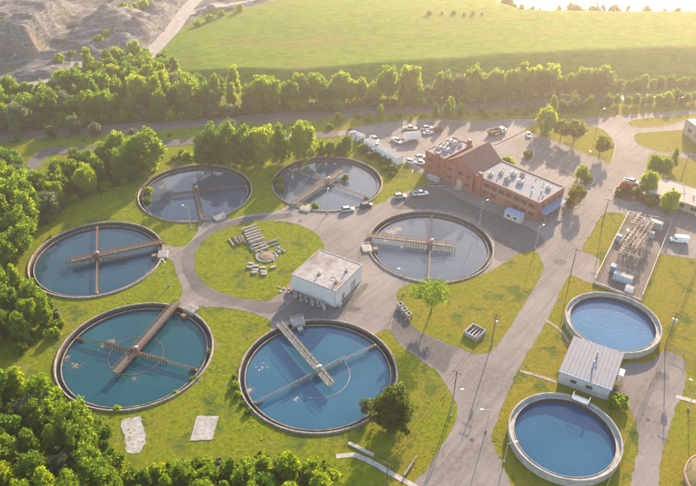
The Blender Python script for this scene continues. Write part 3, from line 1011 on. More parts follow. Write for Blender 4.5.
def clarifier(key, label, water, bridge_px, tail_px, arm_px, comb_px, rustm, ring=None, box_px=None, wide=1.6, railings=True, comb_len=(2.2, 9.5), arms=2, truss=True, comb_off=0.0):
    c = TANKS[key]
    t = thing('clarifier_tank', (*c, 0), 0, label, 'tank', 'sunken round settling tanks')
    R0 = TANK_R
    MB().revolve([(R0, -0.4), (R0, .42), (R0 - .12, .48), (R0 - .42, .48), (R0 - .48, .42), (R0 - .48, .12)], 128).build('outer_wall', 'concrete_old', t, True)
    MB().revolve([(R0 - .481, .13), (R0 - .56, .10), (R0 - .56, -1.7)], 128).build('inner_face', 'concrete_wet_shaded', t, True)
    MB().revolve([(R0 - .56, -1.25), (R0 - 1.62, -1.25)], 128).build('launder_channel', 'water_launder', t)
    w = MB().revolve([(R0 - 1.6, -1.6), (R0 - 1.6, -.40), (R0 - 1.66, -.34), (R0 - 1.84, -.34), (R0 - 1.9, -.40), (R0 - 1.9, -1.6)], 128).build('weir_wall', 'concrete_old', t, True)
    mb = MB()                                                         # notched weir plate
    rr = R0 - 1.96
    for i in range(240):
        a0, a1 = 2 * math.pi * i / 240, 2 * math.pi * (i + .68) / 240
        mb.add([(rr * math.cos(a), rr * math.sin(a), z) for a, z in ((a0, -1.1), (a1, -1.1), (a1, -.36), (a0, -.36))], [(0, 1, 2, 3)])
    mb.build('weir_plate', 'concrete_wet_shaded', w)
    MB().disc(R0 - 1.9, -.95, 128).build('water', water, t)
    # centre column and drive
    MB().revolve([(0.0, .85), (.8, .85), (.8, -1.6)], 20).build('centre_column', 'concrete_old', t)
    dr = MB().revolve([(0, 1.95), (.55, 1.95), (.95, 1.6), (1.05, 1.1), (1.05, .86), (0, .86)], 20).build('drive_unit', rustm, t, True)
    MB().box(.2, 1.0, -.35, .35, 1.96, 2.5).build('motor', 'equipment_grey', dr, bevel=.06)
    # access bridge
    p = to_local(bridge_px, c, .5)
    ang = math.atan2(p.y, p.x)
    q = to_local(tail_px, c, .7)
    tail = q.x * math.cos(ang) + q.y * math.sin(ang)
    x1 = R0 + .4
    M = Matrix.Rotation(ang, 4, 'Z')
    mb = MB()
    br = MB()
    n = max(6, int((x1 - tail) / .55))
    for i in range(n):
        a = tail + (x1 - tail) * i / n
        b = tail + (x1 - tail) * (i + .86) / n
        br.box(a, b, -wide / 2 + .12, wide / 2 - .12, 1.0, 1.06)
    bo = br.build('bridge', 'grating_dark', t)
    bo.rotation_euler.z = ang
    for s in (-1, 1):
        y = s * wide / 2
        g = MB().box(tail, x1, y - .09, y + .09, .62, 1.16)
        go = g.build('girder', rustm, bo)
        r = MB()
        m = int((x1 - tail) / 1.6)
        L = (x1 - tail) / m
        r.bar((tail, y, 2.1), (x1, y, 2.1), .055, n=5)
        r.bar((tail, y, 1.65), (x1, y, 1.65), .04, n=4)
        for i in range(m + 1):
            a = tail + L * i
            r.bar((a, y, 1.1), (a, y, 2.1), .05, n=4)
            if truss and i < m:
                r.bar((a, y, 1.16), (a + L, y, 2.1), .04, n=4) if i % 2 else r.bar((a, y, 2.1), (a + L, y, 1.16), .04, n=4)
        r.build('railing', rustm, bo)
    # skimmer / rake arms across the tank
    a0 = to_local(arm_px[0], c, -.3)
    a1 = to_local(arm_px[1], c, -.3)
    arm_ang = math.atan2(a0.y - a1.y, a0.x - a1.x)
    for k in range(arms):
        aa = arm_ang + math.pi * k
        mb = MB()
        e = R0 - 2.1
        for yy, zz, r in ((-.28, -.1, .07), (.28, -.1, .07), (0, .28, .09)):
            mb.bar((.9, yy, zz + .15), (e, yy, zz), r, n=5)
        m = 14
        for i in range(m):
            xa, xb = .9 + (e - .9) * i / m, .9 + (e - .9) * (i + 1) / m
            for yy in (-.28, .28):
                mb.bar((xa, yy, 0), (xb, 0, .3), .035, n=4, caps=False)
            mb.bar((xb, -.28, -.05), (xb, .28, -.05), .035, n=4, caps=False)
        mb.box(e - 2.2, e, .3, .36, -.98, -.2)
        o = mb.build('rake_arm', rustm, t)
        o.rotation_euler.z = aa
        sh = MB().box(e - .5, e + .1, -.3, .3, -.85, .05).build('skimmer_blade', 'rust_pale', o)
    if comb_px:
        k0 = to_local(comb_px[0], c, 0)
        k1 = to_local(comb_px[1], c, 0)
        ca = math.atan2(k0.y - k1.y, k0.x - k1.x)
        for k in range(2):
            mb = MB()
            so = -comb_off if k == 0 else comb_off
            mb.bar((.3, so, .8), (comb_len[1], so, .8), .09, n=5)
            mb.bar((.3, so, .1), (comb_len[1], so, .1), .06, n=4)
            x = comb_len[0]
            while x < comb_len[1]:
                mb.box(x - .12, x + .12, so - .07, so + .07, -1.2, .86)
                x += .88
            o = mb.build('picket_comb', rustm, t)
            o.rotation_euler.z = ca + math.pi * k
    if ring:
        for (r0, b0, b1) in ring:
            MB().revolve([(r0 + .055, -.97), (r0 + .055, -.86), (r0 - .055, -.86), (r0 - .055, -.97)], 72, b0, b1).build('scum_baffle', rustm, t, False)
    if box_px:
        b = to_local(box_px, c, .5)
        ba = math.atan2(b.y, b.x)
        mb = MB()
        d = b.length
        o = MB().box(d - 1.2, d + 1.9, -1.9, 1.9, -1.0, .62).build('outlet_box', 'concrete', t)
        o.rotation_euler.z = ba
        gr = MB()
        for i in range(7):
            gr.box(d - .9 + i * .38, d - .66 + i * .38, -1.6, 1.6, .63, .68)
        gr.build('grating', 'steel_weathered', o)
        hr = MB()
        for (xa, ya, xb, yb) in ((d - 1.1, -1.8, d + 1.8, -1.8), (d - 1.1, 1.8, d + 1.8, 1.8), (d + 1.8, -1.8, d + 1.8, 1.8)):
            for zz in (1.15, 1.65):
                hr.bar((xa, ya, zz), (xb, yb, zz), .04, n=4)
            for f_ in (0, .5, 1):
                hr.bar((xa + (xb - xa) * f_, ya + (yb - ya) * f_, .6), (xa + (xb - xa) * f_, ya + (yb - ya) * f_, 1.65), .045, n=4)
        hr.build('railing', 'galvanised', o)
        MB().box(d - 3.3, d - 1.8, -.7, .7, -.9, .25).build('scum_trough', rustm, o)
    return t


tA = clarifier('A', 'round settling tank nearest the tree belt, short bridge and green shrubs at its far side', 'water_grey', (203, 219.5), (193.5, 184), ((248.5, 186), (142, 199)), ((216, 191), (176, 196)), 'rust', box_px=(219, 216.5), wide=1.5, comb_len=(1.8, 8.0))
tB = clarifier('B', 'round settling tank beside the two parked cars, pale diagonal bridge and bushes in it', 'water_grey', (293, 204.5), (340, 170.5), ((372, 195.5), (287, 165)), ((343, 180), (318, 189)), 'rust_pale', box_px=(306, 208), comb_len=(2.0, 5.0), wide=1.5)
tC = clarifier('C', 'leftmost round settling tank with rusty bridge crossing nearly its whole width', 'water_slate', (160.5, 243), (70.5, 256), ((96.5, 222.5), (96, 296.5)), ((124, 252), (70, 257)), 'rust', box_px=(162, 254), wide=1.9, comb_off=1.35)
tD = clarifier('D', 'round settling tank before the brick building, pale scum patch and curved baffles', 'water_grey', (369, 236.5), (452, 240.5), ((432, 213), (427.5, 281)), ((455, 247), (404, 243)), 'rust_pale', ring=[(5.2, .7, 2.2), (5.2, 3.9, 5.4)], box_px=(368, 248), comb_len=(2.0, 9.0), comb_off=1.3)
tE = clarifier('E', 'teal round settling tank with long rusty bridge and brown floating scum', 'water_teal', (177, 304), (118, 374), ((199, 367), (77, 334)), ((168, 359), (112, 344)), 'rust', ring=[(7.4, 0, 2 * math.pi)], box_px=(190, 309), wide=1.9, comb_len=(2.4, 10.0))
tF = clarifier('F', 'largest blue round settling tank in front, pale bridge running past its middle', 'water_blue', (280, 326), (333, 385), ((378.5, 340), (250.5, 400.5)), ((343, 358), (293, 384)), 'steel_weathered', ring=[(8.4, -1.9, .6)], box_px=(298, 322), wide=1.7, comb_len=(2.4, 9.0))
q = to_local((112, 338), TANKS['E'])
scum('floating_scum', tE, [(q.x, q.y, 3.6, 26), (*to_local((75, 363), TANKS['E']), 3.6, 60), (*to_local((118, 372), TANKS['E']), 1.2, 30), (*to_local((66, 355), TANKS['E']), 1.6, 40), (*to_local((134, 376), TANKS['E']), 1.4, 20), (*to_local((102, 343), TANKS['E']), 2.5, 20)], 'scum_brown', 1)
scum('floating_scum', tF, [(*to_local((248, 388), TANKS['F']), 1.9, 90), (*to_local((262, 365), TANKS['F']), 5, 16), (*to_local((296, 396), TANKS['F']), 1.8, 14)], 'scum_pale', 2)
scum('floating_scum', tD, [(*to_local((391, 232), TANKS['D'], -1), 4.2, 420), (*to_local((398, 229), TANKS['D'], -1), 3.0, 160), (*to_local((385, 241), TANKS['D'], -1), 2.5, 30), (*to_local((402, 247), TANKS['D'], -1), 2, 12)], 'scum_pale', 3)
scum('floating_scum', tA, [(*to_local((150, 191), TANKS['A'], -1), 3.5, 90), (*to_local((162, 187), TANKS['A'], -1), 2.6, 60)], 'scum_brown', 4)
scum('floating_scum', tB, [(*to_local((290, 189), TANKS['B'], -1), 2.4, 50), (*to_local((318, 178), TANKS['B'], -1), 2.6, 60)], 'scum_brown', 5)


# ------------------------------------------------------------------ raised round tanks by the pump house
def raised_tank(c, r, label, top, platform_px, wm='water_clear_blue'):
    t = thing('aeration_tank', (*c, 0), 0, label, 'tank', 'raised round tanks by the pump house')
    MB().revolve([(r, -.3), (r, top - .35)], 112).build('wall', 'concrete', t, True)
    MB().revolve([(r + .14, top - .4), (r + .14, top), (r + .06, top + .05), (r - .22, top + .05), (r - .28, top), (r - .28, top - .75)], 112).build('coping', 'concrete_light', t, True)
    MB().revolve([(r - .28, top - .75), (r - 1.25, top - .75), (r - 1.25, top - .95)], 112).build('inner_ledge', 'concrete', t)
    MB().revolve([(r - 1.24, top - .6), (r - 1.38, top - .6)], 112).build('weir_wall', 'concrete', t)
    MB().revolve([(r - 1.381, top - .6), (r - 1.39, top - 3)], 112).build('wet_wall', 'concrete_wet_shaded', t)
    MB().disc(r - 1.385, top - 1.9, 112).build('water', wm, t)
    if platform_px:
        p = Vector(G(*platform_px, top)) - Vector(c)
        a = math.atan2(p.y, p.x)
        mb = MB().box(r - 1.4, r + .5, -2.0, 2.0, top + .07, top + .16)
        o = mb.build('platform', 'galvanised', t)
        o.rotation_euler.z = a
        hr = MB()
        for (xa, ya, xb, yb) in ((r - 1.4, -2, r - 1.4, 2), (r - 1.4, -2, r + .5, -2), (r - 1.4, 2, r + .5, 2)):
            for zz in (.65, 1.15):
                hr.bar((xa, ya, top + zz), (xb, yb, top + zz), .045, n=4)
            for k in range(4):
                x, y = xa + (xb - xa) * k / 3, ya + (yb - ya) * k / 3
                hr.bar((x, y, top + .1), (x, y, top + 1.15), .045, n=4)
        hr.build('railing', 'paint_white', o)
    return t


raised_tank((75.8, 153.7), 13.1, 'raised round blue tank behind the pump house, nearer the switchyard', 2.3, None, 'water_sky_blue')
raised_tank((52.0, 112.6), 13.1, 'raised round blue tank in front of the pump house windows', 2.3, (581, 399))
c9 = G(724, 486)
t = thing('covered_tank', (*c9, 0), 0, 'olive domed round tank cut off by the picture corner', 'tank')
MB().revolve([(8.6, -.2), (8.6, 1.0), (8.2, 1.05), (8.2, .9)], 72).build('wall', 'brick_trim', t, True)
MB().revolve([(8.2, .95), (7, 1.5), (5, 2.1), (2.5, 2.5), (0, 2.6)], 72).build('cover', 'tank_cover', t, True)

for k, (px, lb) in enumerate((((352, 300), 'beside the square white building'), ((560, 300), 'in the central road by the raised tank'), ((472, 440), 'in the lower central road'), ((300, 221), 'in the loop drive above the round lawn'), ((520, 240), 'before the lamp post by the awning'), ((648, 420), 'in the service lane'), ((610, 190), 'in the road before the planted island'))):
    t = thing('manhole_cover', (*G(*px), .045), 0, 'round iron manhole cover ' + lb, 'manhole cover', 'manhole covers')
    MB().revolve([(.62, 0), (.62, .015), (.5, .015)], 20).build('frame', 'cast_iron', t)
    MB().disc(.49, .012, 20).build('lid', 'cast_iron', t)


# ------------------------------------------------------------------ buildings
def window(parent, x0, x1, z0, z1, y, face='front', mtl='bronze_window', name='window', frame='brick_trim'):
    """frame standing 4 cm proud of the wall, pane set 3 cm behind the frame front; face: which local side of the building"""
    o = MB()
    w = .12

    def put(mb, a0, a1, b0, b1, d0, d1):
        if face == 'front':
            mb.box(a0, a1, y - d1, y - d0, b0, b1)
        else:
            mb.box(y + d0, y + d1, a0, a1, b0, b1)
    put(o, x0, x1, z0, z0 + w, .003, .09)
    put(o, x0, x1, z1 - w, z1, .003, .07)
    put(o, x0, x0 + w, z0 + w, z1 - w, .003, .07)
    put(o, x1 - w, x1, z0 + w, z1 - w, .003, .07)
    fr = o.build(name, frame, parent)
    p = MB()
    n = max(1, round((x1 - x0) / 1.3))
    for k in range(n):
        a, b = x0 + w + (x1 - x0 - 2 * w) * k / n, x0 + w + (x1 - x0 - 2 * w) * (k + .93) / n
        pp = MB()
        put(pp, a, b, z0 + w, z1 - w, .004, .03)
        pp.build('pane', mtl, fr)
    return fr


def flat_roof(parent, x0, x1, y0, y1, z, m, edge='brick_trim', pw=.35, ph=.35):
    r = MB().box(x0 + pw, x1 - pw, y0 + pw, y1 - pw, z - .3, z).build('roof', m, parent)
    e = MB()
    e.box(x0 - .08, x1 + .08, y0 - .08, y0 + pw, z - .25, z + ph)
    e.box(x0 - .08, x1 + .08, y1 - pw, y1 + .08, z - .25, z + ph)
    e.box(x0 - .08, x0 + pw, y0 + pw, y1 - pw, z - .25, z + ph)
    e.box(x1 - pw, x1 + .08, y0 + pw, y1 - pw, z - .25, z + ph)
    e.build('parapet', edge, r)
    return r


def rooftop_unit(parent, x, y, z, w, d, h, m='equipment_grey', legs=True):
    o = MB().box(x - w / 2, x + w / 2, y - d / 2, y + d / 2, z + .25, z + .25 + h).build('rooftop_unit', m, parent, bevel=.05)
    b = MB().box(x - w / 2 + .1, x + w / 2 - .1, y - d / 2 + .1, y + d / 2 - .1, z - .02, z + .24)
    b.build('curb', 'steel_weathered', o)
    f = MB()
    for i in range(16):
        t = math.pi * i / 8
        f.bar((x, y, z + .27 + h), (x + .36 * min(w, d) * math.cos(t), y + .36 * min(w, d) * math.sin(t), z + .27 + h), .03, n=4)
    f.revolve([(.38 * min(w, d), 0), (.40 * min(w, d), .1), (.44 * min(w, d), 0)], 20)
    k = len(f.v) - 60
    f.v[k:] = [(a + x, b_ + y, c_ + z + .25 + h) for a, b_, c_ in f.v[k:]]
    f.build('fan', 'dark_opening', o)
    return o


def vent_pipe(parent, x, y, z, h=.9, r=.22):
    mb = MB().bar((x, y, z - .02), (x, y, z + h), r, n=10)
    o = mb.build('vent_pipe', 'galvanised', parent)
    MB().bar((x, y, z + h + .001), (x, y, z + h + .22), r * 1.7, r * .5, n=10).build('cowl', 'galvanised', o)
    return o


def shell(parent, x0, x1, y0, y1, z1, m, th=.3):
    """four walls butted end to end"""
    MB().box(x0, x1, y0, y0 + th, -.3, z1).build('wall', m, parent)
    MB().box(x0, x1, y1 - th, y1, -.3, z1).build('wall', m, parent)
    MB().box(x0, x0 + th, y0 + th, y1 - th, -.3, z1).build('wall', m, parent)
    MB().box(x1 - th, x1, y0 + th, y1 - th, -.3, z1).build('wall', m, parent)


def door(parent, x0, x1, z1, y, face='front', m='wall_tan'):
    mb = MB()
    if face == 'front':
        mb.box(x0, x1, y - .06, y - .003, 0.02, z1)
    else:
        mb.box(y + .003, y + .06, x0, x1, 0.02, z1)
    o = mb.build('door', m, parent)
    h = MB()
    if face == 'front':
        h.box(x1 - .25, x1 - .12, y - .12, y - .061, 1.0, 1.15)
    else:
        h.box(y + .061, y + .12, x1 - .25, x1 - .12, 1.0, 1.15)
    h.build('handle', 'galvanised', o)
    return o


# brick main building: low wing, gabled middle, long wing
bk = thing('brick_building', (29.5, 244.8, 0), R(-45.5), 'large red brick plant building with gabled middle and two white flat roofs', 'building')
shell(bk, 0, 9.6, 0, 17, 8.9, 'brick')
rl = flat_roof(bk, 0, 9.6, 0, 17, 9.0, 'roof_white')
shell(bk, 23.2, 51, 1.0, 17.2, 7.3, 'brick')
rr_ = flat_roof(bk, 23.2, 51, 1.0, 17.2, 7.4, 'roof_white')
# gabled middle block
g0, g1, ga, gz, ge = 9.61, 23.19, 16.9, 13.0, 8.0
for y0, y1 in ((0.25, .55), (16.2, 16.5)):
    P = [(g0, -.3), (g1, -.3), (g1, ge), (ga, gz - .15), (g0, ge)]
    n = len(P)
    MB().add([(x, y0, z) for x, z in P] + [(x, y1, z) for x, z in P], [tuple(range(n)), tuple(reversed(range(n, 2 * n)))] + [(i, i + n, (i + 1) % n + n, (i + 1) % n) for i in range(n)]).build('gable_wall', 'brick', bk)
MB().box(g0, g0 + .3, .56, 16.19, 7.0, ge).build('wall', 'brick', bk)
MB().box(g1 - .3, g1, .56, 16.19, 6.5, ge).build('wall', 'brick', bk)
for (xa, za, xb, zb) in ((g0 - .5, ge - .35, ga, gz), (g1 + .5, ge - .4, ga, gz)):
    vs = [(xa, -.25, za), (xb, -.25, zb), (xb, 16.9, zb), (xa, 16.9, za)]
    up = [(x, y, z + .22) for x, y, z in vs]
    sl = MB().add(vs + up, [(3, 2, 1, 0), (4, 5, 6, 7), (0, 1, 5, 4), (1, 2, 6, 5), (2, 3, 7, 6), (3, 0, 4, 7)]).build('roof_slope', 'roof_purple', bk)
    seam = MB()
    for i in range(1, 17):
        y = -.25 + i
        seam.bar((xa, y, za + .24), (xb, y, zb + .24), .035, n=4)
    tag(seam.build('seams', 'roof_purple', sl), kind='stuff')
MB().bar((ga, -.3, gz + .25), (ga, 16.95, gz + .25), .14, n=6).build('ridge_cap', 'brick_trim', bk)
# pilasters / chimneys
ch = MB().box(5.6, 7.2, -.9, -.004, -.3, 10.4).build('pilaster', 'brick', bk)
MB().box(5.5, 7.3, -1.0, .1, 10.41, 10.7).build('cap', 'brick_trim', ch)
ch = MB().box(25.2, 26.8, .1, .996, -.3, 9.3).build('pilaster', 'brick', bk)
MB().box(25.1, 26.9, 0, 1.1, 9.31, 9.6).build('cap', 'brick_trim', ch)
ch = MB().box(8.0, 9.4, 15.3, 16.6, 9.01, 11.2).build('chimney', 'brick', bk)
MB().box(7.9, 9.5, 15.2, 16.7, 11.21, 11.4).build('cap', 'brick_trim', ch)
for x0, x1, z0, z1 in ((1.4, 4.2, 5.2, 7.0), (1.4, 4.2, 1.6, 3.4)):
    window(bk, x0, x1, z0, z1, 0)
for x0, x1, z0, z1 in ((10.8, 13.6, 4.9, 6.5), (15.6, 18.6, 5.0, 6.8), (10.8, 13.6, 1.5, 3.2), (19.9, 22.2, 5.0, 6.6)):
    window(bk, x0, x1, z0, z1, .25)
door(bk, 16.0, 18.4, 2.9, .25, m='wall_tan')
lo = window(bk, 19.4, 22.2, 1.2, 3.2, .25)
for k in range(7):
    x = 27.6 + k * 3.2
    window(bk, x, x + 2.8, 4.3, 6.2, 1.0)
for x in (27.6, 31, 40.6, 44.0, 47.2):
    window(bk, x, x + 2.6, 1.2, 2.9, 1.0)
band = MB().box(27.0, 50.9, .86, .997, 3.5, 3.9).build('band_course', 'brick_trim', bk)
for k in range(4):
    window(bk, 3.0 + k * 3.4, 5.6 + k * 3.4, 4.0, 6.0, 51.0, 'side')
door(bk, 6.4, 9.0, 2.7, 51.0, 'side', 'glass_dark')
aw = MB()
aw.add([(51.02, 2.2, 3.6), (53.6, 2.2, 3.1), (53.6, 15.8, 3.1), (51.02, 15.8, 3.6), (51.02, 2.2, 3.8), (53.6, 2.2, 3.3), (53.6, 15.8, 3.3), (51.02, 15.8, 3.8)],
       [(3, 2, 1, 0), (4, 5, 6, 7), (0, 1, 5, 4), (1, 2, 6, 5), (2, 3, 7, 6), (3, 0, 4, 7)])
ao = aw.build('awning', 'awning_blue', bk)
for y in (2.5, 7.0, 11.2, 15.5):
    MB().bar((53.4, y, 0), (53.4, y, 3.1), .07, n=6).build('post', 'galvanised', ao)
MB().box(16.2, 19.0, -1.9, .24, -.1, .35).build('entrance_step', 'concrete', bk)
for (x, y, w, d, h) in ((2.6, 4.5, 1.6, 1.4, 1.0), (5.6, 5.5, 2.4, 1.5, 1.2), (2.8, 8.5, 1.8, 1.6, .9), (6.3, 9.2, 1.5, 1.5, 1.3), (3.2, 12.4, 2.6, 1.6, 1.1), (6.9, 12.6, 1.2, 1.2, .8), (4.6, 14.9, 1.3, 1.1, .8)):
    rooftop_unit(bk, x, y, 9.0, w, d, h, random.choice(['equipment_grey', 'galvanised', 'concrete_light']))
for (x, y, w, d, h) in ((27.5, 5.0, 1.6, 1.3, .9), (29.4, 8.6, 1.4, 1.4, 1.0), (34.0, 6.0, 2.0, 1.5, 1.1), (33.2, 11.0, 1.9, 1.5, 1.3), (35.9, 12.6, 1.5, 1.5, 1.1), (38.3, 8.0, 2.1, 1.6, 1.1), (47.6, 11.8, 1.5, 1.2, .9)):
    rooftop_unit(bk, x, y, 7.4, w, d, h, random.choice(['equipment_grey', 'galvanised', 'concrete_light']))
for (x, y) in ((28.4, 11.8), (31.0, 4.2), (42.7, 9.4), (45.0, 5.2), (44.6, 13.4), (48.8, 4.0), (49.2, 6.0), (40.6, 14.6), (47.2, 8.0)):
    vent_pipe(bk, x, y, 7.4, random.uniform(.5, 1.1), random.uniform(.15, .26))

# small pale shed on the apron
sx = G(512, 220)
sd = thing('storage_shed', (*G(503.6, 217.2), 0), R(-40), 'small pale blue metal shed with two openings beside the brick wall', 'shed')
shell(sd, 0, 6.4, 0, 2.9, 2.7, 'wall_grey', .12)
rs = MB().box(-.1, 6.5, -.1, 3.0, 2.71, 2.86).build('roof', 'trim_blue', sd)
for k in range(2):
    window(sd, 1.0 + 2.6 * k, 2.6 + 2.6 * k, .7, 2.0, 0, mtl='glass_dark', frame='paint_white')
MB().box(-.3, 6.7, -.3, 3.2, 0, .12).build('base', 'concrete', sd)

# white flat-roofed building beside the round lawn
wb = thing('flat_roof_building', (-16.75, 168.9, 0), R(-30.5), 'square white building with stained flat roof between the tanks', 'building')
shell(wb, 0, 15.5, 0, 15.3, 5.85, 'wall_white')
flat_roof(wb, 0, 15.5, 0, 15.3, 5.95, 'roof_membrane', 'concrete_light', .25, .12)
for (x, y) in ((7.0, 4.2), (13.4, 3.6), (13.2, 9.8)):
    o = vent_pipe(wb, x, y, 5.95, 1.3, .22)
    MB().box(x - .5, x + .5, y - .4, y + .4, 5.952, 6.2).build('curb', 'rust', o)
MB().revolve([(.9, 5.955), (.9, 6.05), (1.0, 6.05), (1.0, 5.955)], 20).build('roof_hatch', 'steel_weathered', wb).location = (11.6, 4.6, 0)
door(wb, 3.6, 4.9, 2.4, 15.5, 'side', 'rust_pale')
door(wb, 8.6, 11.4, 3.2, 15.5, 'side', 'wall_tan')
MB().box(15.56, 16.6, .6, 2.0, 0, .9).build('utility_box', 'equipment_grey', wb)
gut = MB().box(15.3, 15.42, -.14, -.02, .1, 5.7).build('downpipe', 'galvanised', wb)

# pump house with seamed metal roof
ph = thing('pump_house', (55.1, 131.5, 0), R(-28.8), 'pale grey pump house with metal sheet roof between the two raised tanks', 'building')
shell(ph, 0, 12.7, 0, 13.6, 4.35, 'wall_grey')
n = 13
for k in range(n):
    a, b = -.35 + 13.4 * k / n, -.35 + 13.4 * (k + 1) / n - .012
    zf, zb = 4.40, 5.05
    vs = [(a, -.45, zf), (b, -.45, zf), (b, 14.0, zb), (a, 14.0, zb)]
    pn = MB().add(vs + [(x, y, z + .10) for x, y, z in vs], [(3, 2, 1, 0), (4, 5, 6, 7), (0, 1, 5, 4), (1, 2, 6, 5), (2, 3, 7, 6), (3, 0, 4, 7)])
    pn.box(a, a + .07, -.45, 14.0, 0, .001, None)
    pn.v[-8:] = [(x, y, zf + (zb - zf) * (y + .45) / 14.45 + (.17 if i >= 4 else .09)) for i, (x, y, z) in enumerate(pn.v[-8:])]
    pn.build('roof_panel', 'roof_metal', ph)
MB().box(-.37, 13.07, -.58, -.455, 4.12, 4.52).build('fascia', 'trim_blue', ph)
window(ph, 2.8, 4.7, 1.6, 2.9, 0, mtl='bronze_window', frame='wall_tan')
window(ph, 6.8, 8.7, 1.6, 2.9, 0, mtl='bronze_window', frame='wall_tan')
door(ph, 2.2, 4.4, 2.6, 12.7, 'side', 'wall_tan')
po = MB().box(13.0, 14.6, 7.6, 10.4, 2.7, 2.84).build('porch_roof', 'trim_blue', ph)
for y in (7.8, 10.2):
    MB().bar((14.4, y, 0), (14.4, y, 2.7), .07, n=6).build('post', 'galvanised', po)
MB().box(12.72, 14.3, 5.0, 6.6, 0, 1.7).build('tank_cabinet', 'line_yellow', ph)
MB().bar((7.0, 4.6, 4.72), (7.0, 4.6, 7.2), .22, n=10).build('vent_stack', 'trim_blue', ph)
MB().bar((7.0, 9.4, 4.95), (7.0, 9.4, 6.2), .22, n=10).build('vent_stack', 'trim_blue', ph)
MB().bar((7.0, 9.4, 6.21), (7.0, 9.4, 6.5), .42, .1, n=10).build('cowl', 'galvanised', ph)

# long low office building at the picture's edge
ob = thing('office_building', (109.9, 224.2, 0), R(-38), 'long low tan building with flat roof, posts and windows behind a yellow-green tree', 'building')
shell(ob, .6, 44, 1.4, 12.4, 3.5, 'wall_tan')
flat_roof(ob, 0, 44.6, 0, 13, 3.95, 'roof_beige', 'concrete_light', .2, .1)
for k in range(10):
    window(ob, 2.2 + 4.2 * k, 4.8 + 4.2 * k, 1.0, 2.6, 1.4, mtl='glass_dark', frame='concrete_light')
for k in range(11):
    MB().bar((.4 + 4.2 * k, .3, 0), (.4 + 4.2 * k, .3, 3.7), .11, n=6).build('post', 'wall_white', ob)
for x, y in ((14, 6), (17, 8), (25, 5)):
    vent_pipe(ob, x, y, 3.95, .9, .25)
# pale hall at the upper picture edge
p0 = G(682, 133)
hb = thing('pale_hall', (*p0, 0), heading((682, 133), (700, 146.5)), 'pale hall with white roof at the far edge of the yard', 'building')
shell(hb, 0, 26, 0, 18, 6.4, 'wall_tan')
flat_roof(hb, 0, 26, 0, 18, 6.5, 'paint_white', 'concrete_light', .3, .2)
for k in range(4):
    window(hb, 3 + 5.5 * k, 5.5 + 5.5 * k, 2.2, 4.0, 0, mtl='glass_dark', frame='concrete_light')


# white site trailers
def site_trailer(a, b, width, h, label):
    pa, pb = Vector(G(*a)), Vector(G(*b))
    L = (pb - pa).length
    t = thing('site_trailer', (*pa, 0), math.atan2(pb.y - pa.y, pb.x - pa.x), label, 'trailer', 'site trailers behind the brick building')
    MB().box(0, L, -width / 2, width / 2, .75, h).build('body', 'paint_white', t, bevel=.08)
    r = MB().box(-.1, L + .1, -width / 2 - .1, width / 2 + .1, h + .005, h + .16).build('roof', 'roof_white', t, bevel=.04)
    MB().box(.1, L - .1, -width / 2 + .06, width / 2 - .06, .1, .74).build('skirt', 'wall_grey', t)
    n = int(L / 3.2)
    for k in range(n):
        x = 1.2 + (L - 2) * k / n
        if k == n // 2:
            door(t, x, x + 1.0, 2.7, -width / 2, m='wall_grey')
        else:
            window(t, x, x + 1.1, 1.6, 2.5, -width / 2, mtl='glass_dark', frame='wall_grey')
    MB().box(L * .3, L * .3 + 1.0, -.5, .5, h + .165, h + .7).build('air_conditioner', 'equipment_grey', t)
    return t


site_trailer((366.5, 146.5), (399.5, 165.5), 3.6, 3.5, 'long white site trailer standing by the back yard fence, the longer one')
site_trailer((350, 138), (363, 142.5), 3.0, 3.1, 'short white site trailer beyond the end of the long one, partly behind bushes')


# ------------------------------------------------------------------ vehicles
def loft(secs):
    """secs: list of (x, [(y,z)...]) cross-sections with equal point counts"""
    mb = MB()
    k = len(secs[0][1])
    vs = [(x, y, z) for x, pts in secs for y, z in pts]
    fs = []
    for i in range(len(secs) - 1):
        for q in range(k):
            q2 = (q + 1) % k
            fs.append((i * k + q, i * k + q2, (i + 1) * k + q2, (i + 1) * k + q))
    fs.append(tuple(reversed(range(k))))
    fs.append(tuple(range((len(secs) - 1) * k, len(secs) * k)))
    return mb.add(vs, [tuple(reversed(f)) for f in fs])


def sect(w, z0, z1, wt=None):
    wt = w * .93 if wt is None else wt
    return [(-w, z0), (-w * 1.0, z0 + (z1 - z0) * .55), (-wt, z1), (wt, z1), (w * 1.0, z0 + (z1 - z0) * .55), (w, z0)]


def wheel(t, x, y, r):
    s = 1 if y > 0 else -1
    o = MB().bar((x, y - .11, r), (x, y + .11, r), r, n=16).build('wheel', 'rubber', t)
    MB().bar((x, y + s * .10, r), (x, y + s * .125, r), r * .6, n=12).build('rim', 'rim_grey', o)


def lights(t, xf, xr, w, z):
    for s in (-1, 1):
        MB().box(xf - .03, xf + .025, s * w * .72 - .2, s * w * .72 + .2, z - .1, z + .1).build('headlight', 'lamp_clear', t)
        MB().box(xr - .025, xr + .03, s * w * .8 - .12, s * w * .8 + .12, z - .05, z + .2).build('taillight', 'lamp_red', t)


def mirrors(t, x, w, z, m):
    for s in (-1, 1):
        MB().box(x - .1, x + .1, s * (w + .12) - .1, s * (w + .12) + .1, z - .08, z + .1).build('mirror', m, t)


